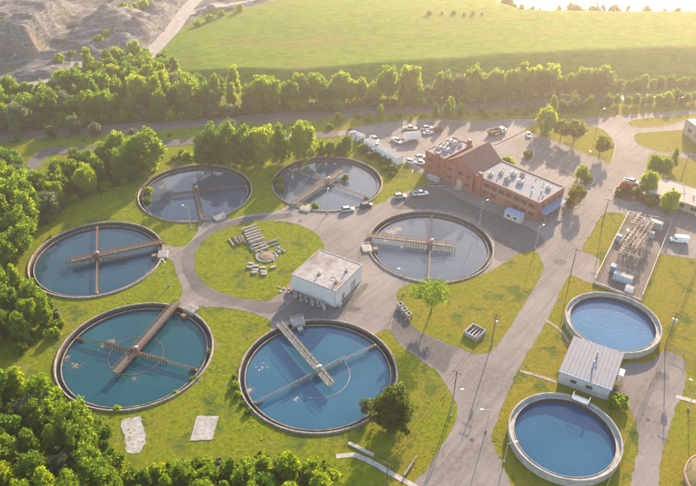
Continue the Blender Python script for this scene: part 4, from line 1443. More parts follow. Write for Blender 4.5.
def car_body(t, paint, L, w, roof_z, kind):
    h = L / 2
    belt = .98 if kind == 'suv' else .9
    hood = h - (1.15 if kind == 'suv' else 1.2)
    MB_ = loft([(-h, sect(w * .86, .42, belt * .86)), (-h + .18, sect(w * .97, .28, belt)), (-h + 1.0, sect(w, .24, belt + .02)), (hood - .2, sect(w, .24, belt)),
                (hood + .35, sect(w * .98, .26, belt - .06)), (h - .25, sect(w * .93, .28, belt - .18)), (h, sect(w * .78, .40, belt - .3))])
    MB_.build('body', paint, t, bevel=.05)
    rear = -h + (.12 if kind == 'suv' else .75)
    cab = loft([(rear, sect(w * .86, belt - .02, belt + .06, w * .84)), (rear + (.35 if kind == 'suv' else .7), sect(w * .88, belt - .02, roof_z - .04, w * .68)),
                (.1, sect(w * .89, belt - .02, roof_z, w * .70)), (hood - 1.05, sect(w * .88, belt - .02, roof_z - .05, w * .68)), (hood - .05, sect(w * .86, belt - .02, belt + .05, w * .82))])
    g = cab.build('cabin_glass', 'glass_dark', t)
    MB().box(rear + .55, hood - 1.0, -w * .68, w * .68, roof_z - .03, roof_z + .035).build('roof', paint, t, bevel=.03)
    pl = MB()
    for s in (-1, 1):
        for xa, za, xb, zb in ((hood - .12, belt, hood - 1.05, roof_z - .02), (rear + .05, belt, rear + .5, roof_z - .02), (-.15, belt, -.2, roof_z - .01)):
            pl.bar((xa, s * w * .88, za), (xb, s * w * .70, zb), .06, n=4)
    pl.build('pillars', paint, t)
    for x in (-h + .85, h - .9):
        for s in (-1, 1):
            wheel(t, x, s * (w - .1), .34)
    lights(t, h - .06, -h + .05, w, .66)
    mirrors(t, hood - .9, w, belt + .1, paint)


def pickup_body(t, paint, L, w, cargo=None):
    h = L / 2
    belt = 1.12
    loft([(-h + 2.1, sect(w, .38, belt)), (h - 1.45, sect(w, .36, belt)), (h - .9, sect(w * .98, .38, belt - .04)), (h - .2, sect(w * .94, .42, belt - .1)), (h, sect(w * .84, .5, belt - .2))]).build('cab', paint, t, bevel=.05)
    loft([(-h + 2.05, sect(w * .9, belt - .02, belt + .05, w * .88)), (-h + 2.2, sect(w * .9, belt - .02, 1.84, w * .74)), (h - 2.2, sect(w * .9, belt - .02, 1.84, w * .74)), (h - 1.35, sect(w * .88, belt - .02, belt + .05, w * .85))]).build('cabin_glass', 'glass_dark', t)
    MB().box(-h + 2.2, h - 2.15, -w * .74, w * .74, 1.815, 1.875).build('roof', paint, t, bevel=.03)
    bed = MB()
    bed.box(-h, -h + 2.08, -w, w, .45, .62)
    bed.box(-h, -h + 2.08, -w, -w + .12, .62, belt)
    bed.box(-h, -h + 2.08, w - .12, w, .62, belt)
    bed.box(-h, -h + .1, -w + .12, w - .12, .62, belt)
    bed.build('cargo_bed', paint, t, bevel=.03)
    MB().box(-h + .11, -h + 2.06, -w + .13, w - .13, .63, .66).build('bed_liner', 'rubber', t)
    if cargo:
        MB().box(-h + .5, -h + 1.9, -w + .2, w - .2, .67, 1.25).build('tool_box', cargo, t, bevel=.03)
    for x in (-h + 1.1, h - 1.0):
        for s in (-1, 1):
            wheel(t, x, s * (w - .1), .40)
    lights(t, h - .05, -h + .01, w, .82)
    mirrors(t, h - 1.9, w, belt + .15, paint)


def van_body(t, paint, L, w, H_):
    h = L / 2
    loft([(-h, sect(w * .96, .4, H_ - .08, w * .86)), (-h + .15, sect(w, .36, H_, w * .88)), (h - 2.0, sect(w, .36, H_, w * .88)), (h - 1.35, sect(w, .36, H_ - .18, w * .84)),
          (h - .75, sect(w, .38, 1.35, w * .9)), (h - .1, sect(w * .93, .42, 1.1, w * .86)), (h, sect(w * .85, .5, .95))]).build('body', paint, t, bevel=.06)
    MB().add([(h - .70, -w * .8, 1.42), (h - .70, w * .8, 1.42), (h - 1.33, w * .76, H_ - .24), (h - 1.33, -w * .76, H_ - .24)], [(0, 1, 2, 3)]).build('windscreen', 'glass_dark', t).location = (.04, 0, .03)
    for s in (-1, 1):
        MB().box(h - 2.0, h - 1.2, s * w * .985 - .03, s * w * .985 + .03, 1.35, H_ - .5).build('side_window', 'glass_dark', t)
    MB().box(-h - .015, -h + .02, -w * .7, w * .7, 1.3, H_ - .4).build('rear_window', 'glass_dark', t)
    for x in (-h + 1.1, h - 1.0):
        for s in (-1, 1):
            wheel(t, x, s * (w - .1), .37)
    lights(t, h - .04, -h + .01, w, .8)
    mirrors(t, h - 1.25, w, 1.5, 'rubber')


def dump_truck(t):
    loft([(1.6, sect(1.2, .7, 2.6, 1.1)), (3.2, sect(1.2, .7, 2.6, 1.08)), (3.55, sect(1.2, .7, 1.75, 1.1)), (4.5, sect(1.05, .7, 1.6, .95))]).build('cab', 'paint_white', t, bevel=.06)
    MB().add([(3.66, -1.0, 1.8), (3.66, 1.0, 1.8), (3.32, 1.0, 2.5), (3.32, -1.0, 2.5)], [(0, 1, 2, 3)]).build('windscreen', 'glass_dark', t)
    for s in (-1, 1):
        MB().box(2.1, 3.1, s * 1.19 - .03, s * 1.19 + .03, 1.7, 2.4).build('side_window', 'glass_dark', t)
    d = MB()
    d.box(-4.4, 1.3, -1.25, 1.25, 1.0, 1.2)
    d.box(-4.4, 1.3, -1.25, -1.13, 1.2, 2.3)
    d.box(-4.4, 1.3, 1.13, 1.25, 1.2, 2.3)
    d.box(1.18, 1.3, -1.13, 1.13, 1.2, 2.6)
    d.box(-4.4, -4.28, -1.13, 1.13, 1.2, 2.2)
    d.build('dump_body', 'paint_brown', t, bevel=.03)
    MB().box(-4.2, 4.0, -.5, .5, .6, .98).build('chassis', 'rubber', t)
    L = MB()
    for i in range(8):
        for j in range(5):
            L.add([(-4.1 + i * .72 + a, -1.0 + j * .45 + b, 1.6 + .6 * math.sin(i * .9) * math.sin(j * 1.3) ** 2) for a, b in ((0, 0), (.7, 0), (.7, .44), (0, .44))], [(0, 1, 2, 3)])
    L.build('load', 'soil', t)
    for x in (-3.3, -2.2, 3.3):
        for s in (-1, 1):
            wheel(t, x, s * 1.1, .5)
    lights(t, 4.48, -4.42, 1.1, 1.0)
    mirrors(t, 3.3, 1.25, 1.9, 'rubber')


def box_trailer(t, paint):
    MB().box(-3.6, 3.6, -1.25, 1.25, .8, 3.3).build('box', paint, t, bevel=.08)
    MB().box(-3.65, 3.65, -1.28, 1.28, 3.305, 3.4).build('roof', 'roof_white', t)
    MB().box(-3.3, 5.0, -.3, .3, .5, .78).build('chassis', 'rubber', t)
    for k in range(2):
        MB().box(-3.66, -3.605, -1.15 + 1.17 * k, -.02 + 1.17 * k, .9, 3.15).build('rear_door', 'wall_grey', t)
    for x in (-1.2, 0):
        for s in (-1, 1):
            wheel(t, x, s * 1.1, .42)
    MB().bar((4.8, 0, .05), (4.8, 0, .55), .07, n=6).build('jockey_stand', 'steel_weathered', t)


def vehicle(name, px, vec, kind, paint, label, L=4.7, w=.92, rz_off=0, group='vehicles parked in the back yard', **k):
    c = G(*px, .7)
    rz = heading((px[0] - vec[0] * .5, px[1] - vec[1] * .5), (px[0] + vec[0] * .5, px[1] + vec[1] * .5))
    t = thing(name, (*c, .05), rz, label, {'parked_car': 'car', 'pickup_truck': 'pickup truck', 'cargo_van': 'van', 'dump_truck': 'truck', 'box_trailer': 'trailer'}[name], group)
    if kind in ('suv', 'sedan'):
        car_body(t, paint, L, w, 1.72 if kind == 'suv' else 1.45, kind)
    elif kind == 'pickup':
        pickup_body(t, paint, 5.8, .98, k.get('cargo'))
    elif kind == 'van':
        van_body(t, paint, 5.9, 1.0, 2.4)
    elif kind == 'dump':
        dump_truck(t)
    else:
        box_trailer(t, paint)
    return t


CA = 'cars parked along the tank drive'
vehicle('parked_car', (348, 209.3), (60, -7), 'suv', 'paint_silver', 'silver estate car parked right against the rim of the round tank', 4.8, group=CA)
vehicle('parked_car', (366.5, 205.3), (55, -12), 'suv', 'paint_dark', 'dark estate car parked next to the tank rim', 4.8, group=CA)
vehicle('parked_car', (400, 196), (50, -4), 'suv', 'paint_silver', 'silver car parked in front of the grass by the lamp post', 4.8, group=CA)
vehicle('pickup_truck', (420.5, 193.3), (60, -5), 'pickup', 'paint_white', 'white pickup with dark bed in front of the brick building', group=CA)
vehicle('pickup_truck', (374.5, 139), (40, 34), 'pickup', 'paint_white', 'white pickup parked beside the long site trailer', cargo='paint_brown')
vehicle('pickup_truck', (397, 140.5), (45, 26), 'pickup', 'paint_white', 'white pickup next to the cream box trailer', cargo='equipment_grey')
vehicle('box_trailer', (412, 138.5), (-60, 6), 'trailer', 'paint_white', 'cream white box trailer in the middle of the back yard')
vehicle('pickup_truck', (410, 128.2), (50, 2), 'pickup', 'paint_silver', 'silver pickup in the back row behind the box trailer', cargo='paint_brown')
vehicle('parked_car', (427.5, 127.8), (50, -4), 'suv', 'paint_white', 'white car in the back row, farthest from the trailers')
vehicle('parked_car', (428.5, 132.3), (50, -6), 'sedan', 'paint_white', 'white low car beside the brown skip')
vehicle('parked_car', (411.5, 161.5), (52, 10), 'suv', 'paint_white', 'white car nose-in behind the brick building corner, the outermost of three')
vehicle('parked_car', (420.5, 157), (52, -8), 'suv', 'paint_white', 'white car tucked behind the brick building corner, the farthest of three', 4.6)
vehicle('pickup_truck', (420, 162.5), (52, 6), 'pickup', 'paint_white', 'white pickup close against the brick building end wall')
vehicle('dump_truck', (497, 132.5), (60, -14), 'dump', 'paint_white', 'dump truck with brown body and white cab behind the gabled roof')
vehicle('parked_car', (528.7, 134.5), (3, 14), 'sedan', 'paint_white', 'lone white car at the tip of the grass beside the parking bays', 4.5)
vehicle('pickup_truck', (631.5, 181.5), (52, 14), 'pickup', 'paint_white', 'white pickup half hidden behind the reddish shrub', group='vehicles by the office')
vehicle('cargo_van', (679, 240), (-95, -10), 'van', 'paint_white', 'white panel van parked beside the switchyard fence', group='vehicles by the office')
# brown skip
sk = thing('waste_skip', (*G(437, 131.5), .03), heading((430, 132), (444, 130.5)), 'rust brown open skip among the white cars in the back yard', 'skip')
s_ = MB()
for z0, z1, f0, f1 in ((0.1, 1.5, .8, 1.0),):
    a = [(-2.4 * f0, -1), (2.4 * f0, -1), (2.4 * f0, 1), (-2.4 * f0, 1)]
    b = [(-2.4, -1.1), (2.4, -1.1), (2.4, 1.1), (-2.4, 1.1)]
    c_ = [(-2.3, -1.0), (2.3, -1.0), (2.3, 1.0), (-2.3, 1.0)]
    s_.add([(x, y, z0) for x, y in a] + [(x, y, z1) for x, y in b] + [(x, y, z1) for x, y in c_] + [(x * .95, y * .9, z0 + .1) for x, y in a],
           [(3, 2, 1, 0)] + [(i, (i + 1) % 4, 4 + (i + 1) % 4, 4 + i) for i in range(4)] + [(4 + i, 4 + (i + 1) % 4, 8 + (i + 1) % 4, 8 + i) for i in range(4)] + [(8 + i, 8 + (i + 1) % 4, 12 + (i + 1) % 4, 12 + i) for i in range(4)] + [(12, 13, 14, 15)])
s_.build('hull', 'paint_brown', sk)
rb = MB()
for x in (-1.6, -.8, 0, .8, 1.6):
    rb.bar((x * .9, -1.04, .2), (x, -1.13, 1.45), .05, n=4)
rb.build('ribs', 'paint_brown', sk)



# ------------------------------------------------------------------ lamps, utility poles, wires
def lamp_post(px, h, arm, label):
    t = thing('lamp_post', (*G(*px), .02), 0, label, 'lamp post', 'lamp posts around the yard')
    MB().bar((0, 0, 0), (0, 0, .5), .26, n=10).build('base', 'concrete', t)
    MB().bar((0, 0, .5), (0, 0, h), .12, .07, n=8).build('pole', 'galvanised', t)
    ax, ay = math.cos(arm), math.sin(arm)
    MB().bar((0, 0, h - .15), (ax * 1.7, ay * 1.7, h + .15), .05, n=6).build('arm', 'galvanised', t)
    M = Matrix.Translation((ax * 1.9, ay * 1.9, h + .12)) @ Matrix.Rotation(arm, 4, 'Z')
    hd = MB().box(-.35, .45, -.18, .18, 0, .16, M).build('lamp_head', 'paint_white', t, bevel=.04)
    MB().box(-.25, .35, -.14, .14, -.03, -.002, M).build('lens', 'lamp_clear', hd)


for px, h, arm, lb in (((191, 228.5), 8.7, 2.8, 'lamp post on the grass below the tank with the short bridge'), ((327.6, 213.7), 9.0, 1.5, 'lamp post at the drive beside the silver estate car'),
                       ((169.6, 286), 8.7, 2.2, 'lamp post on the grass below the leftmost tank'), ((403.6, 294), 9.2, 3.0, 'lamp post at the lawn corner below the scum-patched tank'),
                       ((479.4, 225), 9.5, .4, 'lamp post between round tank and brick building'), ((535, 249), 8.7, .6, 'lamp post off the brick building awning corner'),
                       ((410.4, 193), 8.1, 1.4, 'lamp post on the grass near the white pickup'), ((590, 174), 9.0, 2.4, 'lamp post on the parking island'),
                       ((596.5, 129), 9.0, .5, 'lamp post at the top of the parking lawn'), ((673.6, 117), 9.0, .4, 'lamp post by the entrance road hedge'),
                       ((450.7, 416), 9.0, .1, 'lamp post on the tip of grass at the central road'), ((688, 409), 8.5, 2.2, 'lamp post beside the service lane path'),
                       ((486, 431), 7.5, 3.2, 'lamp post at the gate side of the central road'), ((504, 462), 6.5, .2, 'lamp post against the wall of the raised tank')):
    lamp_post(px, h, arm, lb)


def utility_pole(px, h, cross, label, cans=1, rz=0.0):
    t = thing('utility_pole', (*G(*px), 0), rz, label, 'utility pole', 'wooden utility poles')
    MB().bar((0, 0, -.1), (0, 0, h), .17, .11, n=8).build('pole', 'pole_wood', t)
    for z in (h - .6, h - 1.7)[:cross]:
        a = MB().box(-1.25, 1.25, .12, .24, z - .07, z + .07).build('cross_arm', 'pole_wood', t)
        for x in (-1.1, -.45, .45, 1.1):
            MB().bar((x, .18, z + .07), (x, .18, z + .3), .05, n=6).build('insulator', 'insulator', a)
    for k in range(cans):
        MB().bar((.42 - .84 * k, 0, h - 3.4), (.42 - .84 * k, 0, h - 2.3), .30, n=12).build('transformer_can', 'equipment_grey', t)
    return t


UP = [((491, 347), 12.0, 2, 'tall wooden utility pole on the lawn edge at the central road', 1), ((452.5, 404), 11.5, 1, 'wooden utility pole on the grass tip by the road', 0),
      ((386, 492), 10.0, 1, 'wooden utility pole beside the footpath at the lower picture edge', 0), ((665, 347), 12.5, 1, 'wooden utility pole at the corner of the chain fence', 2),
      ((681, 180), 11.0, 1, 'wooden utility pole on the office lawn', 0), ((570, 277), 11.0, 1, 'wooden utility pole on the road verge by the driveway', 0), ((602, 226), 11.0, 1, 'wooden utility pole in the corner lawn by the switchyard', 0)]
for px, h, cr, lb, cn in UP:
    utility_pole(px, h, cr, lb, cn, R(-35))


def wire(a, ha, b, hb, label, off=0.0, sag=.8):
    pa, pb = Vector((*G(*a), ha)), Vector((*G(*b), hb))
    d = (pb - pa)
    nrm = Vector((-d.y, d.x, 0)).normalized() * off
    mb = MB()
    pts = []
    for i in range(15):
        t = i / 14
        p = pa.lerp(pb, t) + nrm
        p.z -= sag * 4 * t * (1 - t)
        pts.append(p - pa)
    for p, q in zip(pts, pts[1:]):
        mb.bar(p, q, .028, n=3, caps=False)
    tag(mb.build('overhead_wire', 'cable', loc=tuple(pa)), label, 'wire', 'overhead wires')


for i, (a, ha, b, hb, nm) in enumerate([((602, 226), 10.5, (570, 277), 10.5, 'from the corner lawn to the verge pole'), ((570, 277), 10.5, (491, 347), 11.4, 'from the verge pole to the lawn edge pole'), ((491, 347), 11.4, (452.5, 404), 11, 'from the lawn edge pole to the grass tip'),
                                        ((452.5, 404), 11, (386, 492), 9.5, 'from the grass tip to the footpath pole')]):
    for k, o in enumerate((-.9, 0, .9)):
        wire(a, ha, b, hb, 'thin dark overhead wire ' + nm, o)
wire((665, 347), 12, (681, 180), 10.5, 'thin dark overhead wire over the switchyard to the office lawn', 0, 2.5)


# ------------------------------------------------------------------ fences
def fence(pxs, label, h=2.1, step=3.0, closed=False, post_m='galvanised'):
    P = [Vector(G(*p)) for p in pxs]
    o0 = P[0]
    t = thing('chain_link_fence', (*o0, 0), 0, label, 'fence', 'chain link fences')
    for a, b in zip(P, P[1:]):
        n = max(1, round((b - a).length / step))
        for k in range(n):
            p, q = a.lerp(b, k / n) - o0, a.lerp(b, (k + 1) / n) - o0
            MB().bar((p.x, p.y, -.1), (p.x, p.y, h + .05), .05, n=5).build('post', post_m, t)
            pn = MB().add([(p.x, p.y, .05), (q.x, q.y, .05), (q.x, q.y, h), (p.x, p.y, h)], [(0, 1, 2, 3)]).build('mesh_panel', 'chain_link', t)
            MB().bar((p.x, p.y, h), (q.x, q.y, h), .035, n=4).build('top_rail', post_m, pn)
    q = P[-1] - o0
    MB().bar((q.x, q.y, -.1), (q.x, q.y, h + .05), .05, n=5).build('post', post_m, t)


fence([(594, 283), (611, 248), (628, 216), (671, 225), (656, 262), (641, 300)], 'chain link fence around the switchyard')
fence([(699, 258), (680, 306), (665, 347), (648, 388), (630, 430), (605, 492)], 'long chain link fence running past the pump house lane', post_m='rust_pale')
fence([(665.5, 347.5), (684, 356), (715, 369)], 'short chain link fence branching off across the grass at the lane end', post_m='rust_pale')
fence([(425, 175), (416, 170), (405, 163.5)], 'low chain link fence between trailer and brick building', 1.6)
gr_ = thing('guard_rail', (*G(404, 477), 0), heading((404, 477), (416.5, 458)), 'white painted guard rail lying along the grass beside the road', 'guard rail')
L = (Vector(G(416.5, 458)) - Vector(G(404, 477))).length
MB().box(0, L, -.12, .12, .45, .85).build('beam', 'concrete_light', gr_, bevel=.03)
for k in range(4):
    MB().box(.2 + (L - .55) * k / 3, .35 + (L - .55) * k / 3, .13, .28, -.05, .8).build('post', 'pole_wood', gr_)

# ------------------------------------------------------------------ switchyard
o0 = Vector(G(594, 283))
SY = heading((594, 283), (641, 301))
sheet('switchyard_gravel', [(594, 284), (628, 215.5), (671, 224.5), (641, 301)], 'gravel', 0.07, 0)
sy_len = (Vector(G(641, 301)) - o0).length
wl_ = thing('retaining_wall', (*o0, 0), SY, 'low pale concrete wall along the near side of the switchyard', 'wall')
MB().box(-.2, sy_len + .2, -.6, -.2, -.1, .75).build('wall', 'concrete', wl_)
MB().box(-.25, sy_len + .25, -.66, -.14, .755, .86).build('coping', 'concrete_light', wl_)


def switch_frame(px, w, h, label, n_ins=3, rz=None):
    fm = 'rust_pale' if n_ins == 4 else 'timber_pale'
    t = thing('switch_frame', (*G(*px), .07), SY if rz is None else rz, label, 'steel frame', 'steel frames in the switchyard')
    for s in (-1, 1):
        lg = MB()
        for a, b in ((-.22, -.22), (.22, -.22), (.22, .22), (-.22, .22)):
            lg.bar((s * w / 2 + a, b, 0), (s * w / 2 + a, b, h), .06, n=4)
        for k in range(int(h / .7)):
            z = k * .7
            lg.bar((s * w / 2 - .22, -.22, z), (s * w / 2 + .22, -.22, z + .7), .035, n=4)
            lg.bar((s * w / 2 + .22, .22, z), (s * w / 2 - .22, .22, z + .7), .035, n=4)
        lg.build('lattice_leg', fm, t)
    bm_ = MB()
    for a, b in ((-.22, 0), (.22, 0), (-.22, .45), (.22, .45)):
        bm_.bar((-w / 2 - .5, a, h - .45 + b), (w / 2 + .5, a, h - .45 + b), .06, n=4)
    for k in range(int(w / .6)):
        x = -w / 2 + k * .6
        bm_.bar((x, -.22, h - .45), (x + .6, -.22, h), .035, n=4)
        bm_.bar((x, .22, h), (x + .6, .22, h - .45), .035, n=4)
    bm_.build('lattice_beam', fm, t)
    for k in range(n_ins):
        x = -w / 2 + w * (k + .5) / n_ins
        ins = MB()
        for q in range(4):
            ins.bar((x, 0, h + .08 + q * .2), (x, 0, h + .2 + q * .2), .15, .09, n=8)
        ins.build('insulator', 'insulator', t)
        MB().box(x - .12, x + .12, -1.0, 1.0, h - .9, h - .72).build('switch_blade', 'steel_weathered', t)


for i, (px, w, h) in enumerate((((641, 229), 6.5, 4.8), ((637.5, 237), 6.5, 5.2), ((634, 245.5), 6.5, 4.6), ((630, 255), 6.5, 5.0), ((626, 265), 6.0, 4.6))):
    switch_frame(px, w, h, 'pale lattice steel switch frame, ' + ['first', 'second', 'third', 'fourth', 'fifth'][i] + ' in the row counted from the office side')


for i, (px, w, h, lb) in enumerate((((633, 233), 7.5, 6.2, 'tall lattice steel gantry crossing the row of frames near the office end'), ((644, 238), 7.0, 5.6, 'tall lattice steel gantry on the van side of the frames'), ((627, 250), 7.5, 6.0, 'tall lattice steel gantry crossing the middle of the row of frames'), ((636, 256), 6.5, 5.4, 'tall lattice steel gantry on the open side, near the middle'), ((620, 262), 6.0, 5.6, 'tall lattice steel gantry above the corner transformer'))):
    switch_frame(px, w, h, lb, 4, SY + math.pi / 2)
bb = thing('bus_bars', (*G(633, 247), .07), SY + math.pi / 2, 'bundle of pale overhead bus bars joining the switchyard frames', 'bus bars')
for k_ in range(5):
    MB().bar((-10, -2.6 + 1.3 * k_, 5.7 + .15 * (k_ % 2)), (10, -2.6 + 1.3 * k_, 5.7 + .15 * (k_ % 2)), .09, n=6).build('bar', 'timber_pale', bb)
for k_ in range(6):
    MB().bar((-9 + 3.6 * k_, -2.9, 5.2), (-9 + 3.6 * k_, 2.9, 5.2), .07, n=5).build('cross_bar', 'rust_pale', bb)


def transformer(px, w, d, h, m, label, fins=True):
    t = thing('transformer', (*G(*px), .07), SY, label, 'transformer', 'electrical cabinets in the switchyard')
    MB().box(-w / 2, w / 2, -d / 2, d / 2, .15, h).build('tank_body', m, t, bevel=.05)
    MB().box(-w / 2 - .2, w / 2 + .2, -d / 2 - .2, d / 2 + .2, 0, .148).build('plinth', 'concrete', t)
    if fins:
        for k in range(7):
            x = -w / 2 + .2 + (w - .4) * k / 6
            MB().box(x - .04, x + .04, -d / 2 - .45, -d / 2 - .003, .4, h - .25).build('cooling_fin', m, t)
        for k in range(3):
            b = MB()
            x = -w / 4 + w / 4 * k
            for q in range(3):
                b.bar((x, 0, h + .01 + q * .22), (x, 0, h + .18 + q * .22), .16, .09, n=8)
            b.build('bushing', 'insulator', t)
    else:
        MB().box(-w / 2 + .1, -.02, -d / 2 - .04, -d / 2 - .003, .3, h - .15).build('door', m, t)
        MB().box(.02, w / 2 - .1, -d / 2 - .04, -d / 2 - .003, .3, h - .15).build('door', m, t)
        MB().box(-w / 2 - .08, w / 2 + .08, -d / 2 - .08, d / 2 + .08, h + .002, h + .08).build('lid', 'concrete_light', t)


transformer((613, 271.5), 2.0, 1.8, 2.4, 'equipment_blue', 'blue grey transformer at the near corner of the switchyard, left of the long cabinet row')
transformer((622, 281), 5.6, 1.9, 2.3, 'equipment_blue', 'long blue switch cabinet bank near the switchyard wall', False)
transformer((628.5, 292), 2.3, 1.7, 1.8, 'paint_white', 'white cabinet closest to the switchyard wall', False)
transformer((618, 240), 2.0, 1.6, 2.0, 'equipment_blue', 'blue cabinet with pale lid by the side fence, the nearer of two', False)
transformer((628.6, 236.5), 2.3, 1.7, 2.3, 'equipment_blue', 'small blue transformer beside the lattice frames')
transformer((655.5, 228), 4.0, 1.8, 2.6, 'equipment_grey', 'grey transformer in the far corner of the switchyard by the office')
transformer((648, 224), 4.6, 1.2, 1.7, 'paint_white', 'long white cabinet along the far switchyard fence', False)
transformer((650.5, 237), 1.6, 1.4, 1.9, 'equipment_blue', 'single blue cabinet on the open gravel side of the frames', False)


# ------------------------------------------------------------------ stores on the round lawn and around the buildings
def pole_piece(name, c, ang, L, r, z, m, label, cat, group, tilt=0.0, n=8):
    o = MB().bar((-L / 2, 0, 0), (L / 2, 0, 0), r, r * .94, n=n).build(name, m, loc=(c[0], c[1], z), rz=ang)
    o.rotation_euler.y = tilt
    return tag(o, label, cat, group)


rnd = random.Random(5)
# main stack of pale concrete pipes lying side by side, each row a little further down the stack
a_top, b_top = Vector(G(249, 229.5)), Vector(G(262, 252))
ang1 = heading((243, 231), (257, 226.5))
ORD = ['first', 'second', 'third', 'fourth', 'fifth', 'sixth', 'seventh', 'eighth', 'ninth', 'tenth', 'eleventh', 'twelfth', 'thirteenth', 'fourteenth']
for k in range(9):
    p = a_top.lerp(b_top, k / 8.5)
    z = .45 + (.55 if k < 6 else .12)
    pole_piece('concrete_pile', p + Vector((rnd.uniform(-.3, .3), 0)), ang1 + rnd.uniform(-.03, .03), 5.2 + rnd.uniform(-.4, .9), .36, z, 'timber_pale', 'pale round pile in the main stack on the round lawn, ' + ORD[k] + ' from the far end', 'pile', 'pale piles stacked on the round lawn')
    if k < 6:
        for s in (-.0,):
            pole_piece('concrete_pile', p + Vector((.35, .1)), ang1 + rnd.uniform(-.02, .02), 5.0, .36, .40, 'timber_pale', 'pale round pile in the lower layer of the main stack', 'pile', 'lower piles of the stack on the round lawn')
ang2 = heading((236, 235), (243, 249))
for k in range(9):
    p = Vector(G(231.5 + k * 2.05, 243 - k * .55 + (2.5 if k > 6 else 0)))
    pole_piece('timber_log', p, ang2 + rnd.uniform(-.12, .12), 4.4 + rnd.uniform(-.5, .6), .27, .30 + (.45 if k in (2, 4, 5) else 0), 'timber_dark' if k % 3 else 'timber_pale', 'dark weathered log beside the pale stack, ' + ORD[k] + ' counted from the outer side', 'log', 'dark logs on the round lawn', rnd.uniform(-.05, .05))
for k, (px, L, dx) in enumerate((((271, 246), 6.5, 6), ((268, 243.5), 6.0, 5), ((272, 242), 5.5, 5))):
    pole_piece('long_pipe', G(*px), heading((262, 248), (276, 244)), L, .24, .28 + .1 * k, 'concrete_light', 'pale long pipe lying across the stack end next to the stones, ' + ['nearest', 'middle', 'farthest'][k] + ' of three', 'pipe', 'long pipes by the stone ring')
pole_piece('blue_pipe', G(251.5, 249.5), ang2, 3.2, .3, .32, 'awning_blue', 'short blue pipe between the log pile and the stone ring', 'pipe', None)


def rock(name, p, s, m, label, cat, group, seed, sq=.7):
    r_ = random.Random(seed)
    bm = bmesh.new()
    bmesh.ops.create_icosphere(bm, subdivisions=1, radius=s)
    for v_ in bm.verts:
        v_.co *= r_.uniform(.75, 1.2)
        v_.co.z *= sq
    me = bpy.data.meshes.new(name)
    bm.to_mesh(me)
    bm.free()
    me.materials.append(MATS[m])
    o = bpy.data.objects.new(name, me)
    col.objects.link(o)
    o.location = (p[0], p[1], s * sq * .55)
    o.rotation_euler.z = r_.uniform(0, 6)
    return tag(o, label, cat, group)


rc = Vector(G(266.5, 257))
for k in range(26):
    t = 2 * math.pi * k / 26
    rock('ring_stone', rc + Vector((3.3 * math.cos(t), 2.9 * math.sin(t))), rnd.uniform(.38, .62), 'stone', 'grey stone in the ring around the earth bed on the round lawn', 'stone', 'stones ringing the earth bed', k)
be = MB().revolve([(2.9, .04), (2.2, .35), (1.2, .55), (0, .7)], 24).build('earth_bed', 'soil', loc=(rc.x, rc.y, .05))
tag(be, 'brown earth bed inside the stone ring on the round lawn', 'earth bed')
for k, px in enumerate(((276, 251), (279, 253), (281.5, 250.5), (278, 248.5), (284, 252))):
    rock('rubble_stone', G(*px), rnd.uniform(.5, .8), 'stone', 'loose grey stone heaped beside the stone ring', 'stone', 'loose stones beside the ring', 50 + k)
for k, (px, a_) in enumerate((((251, 264.5), -.1), ((255.5, 267), .1), ((249.5, 268), -.15), ((262.5, 268.5), .05), ((255.5, 271), 0), ((263.5, 272.5), -.1), ((254.5, 273.5), .1), ((273, 268), .5), ((264, 275), .05))):
    o = MB().box(-.95, .95, -.42, .42, 0, .6).build('concrete_block', 'concrete_light', loc=(*G(*px), .05), rz=a_, bevel=.05)
    tag(o, 'pale concrete block on the grass below the stone ring, ' + ['farthest', 'second farthest', 'outermost', 'inner upper', 'central', 'inner lower', 'outer lower', 'lone slanted', 'nearest'][k] + ' of nine', 'block', 'concrete blocks on the round lawn')
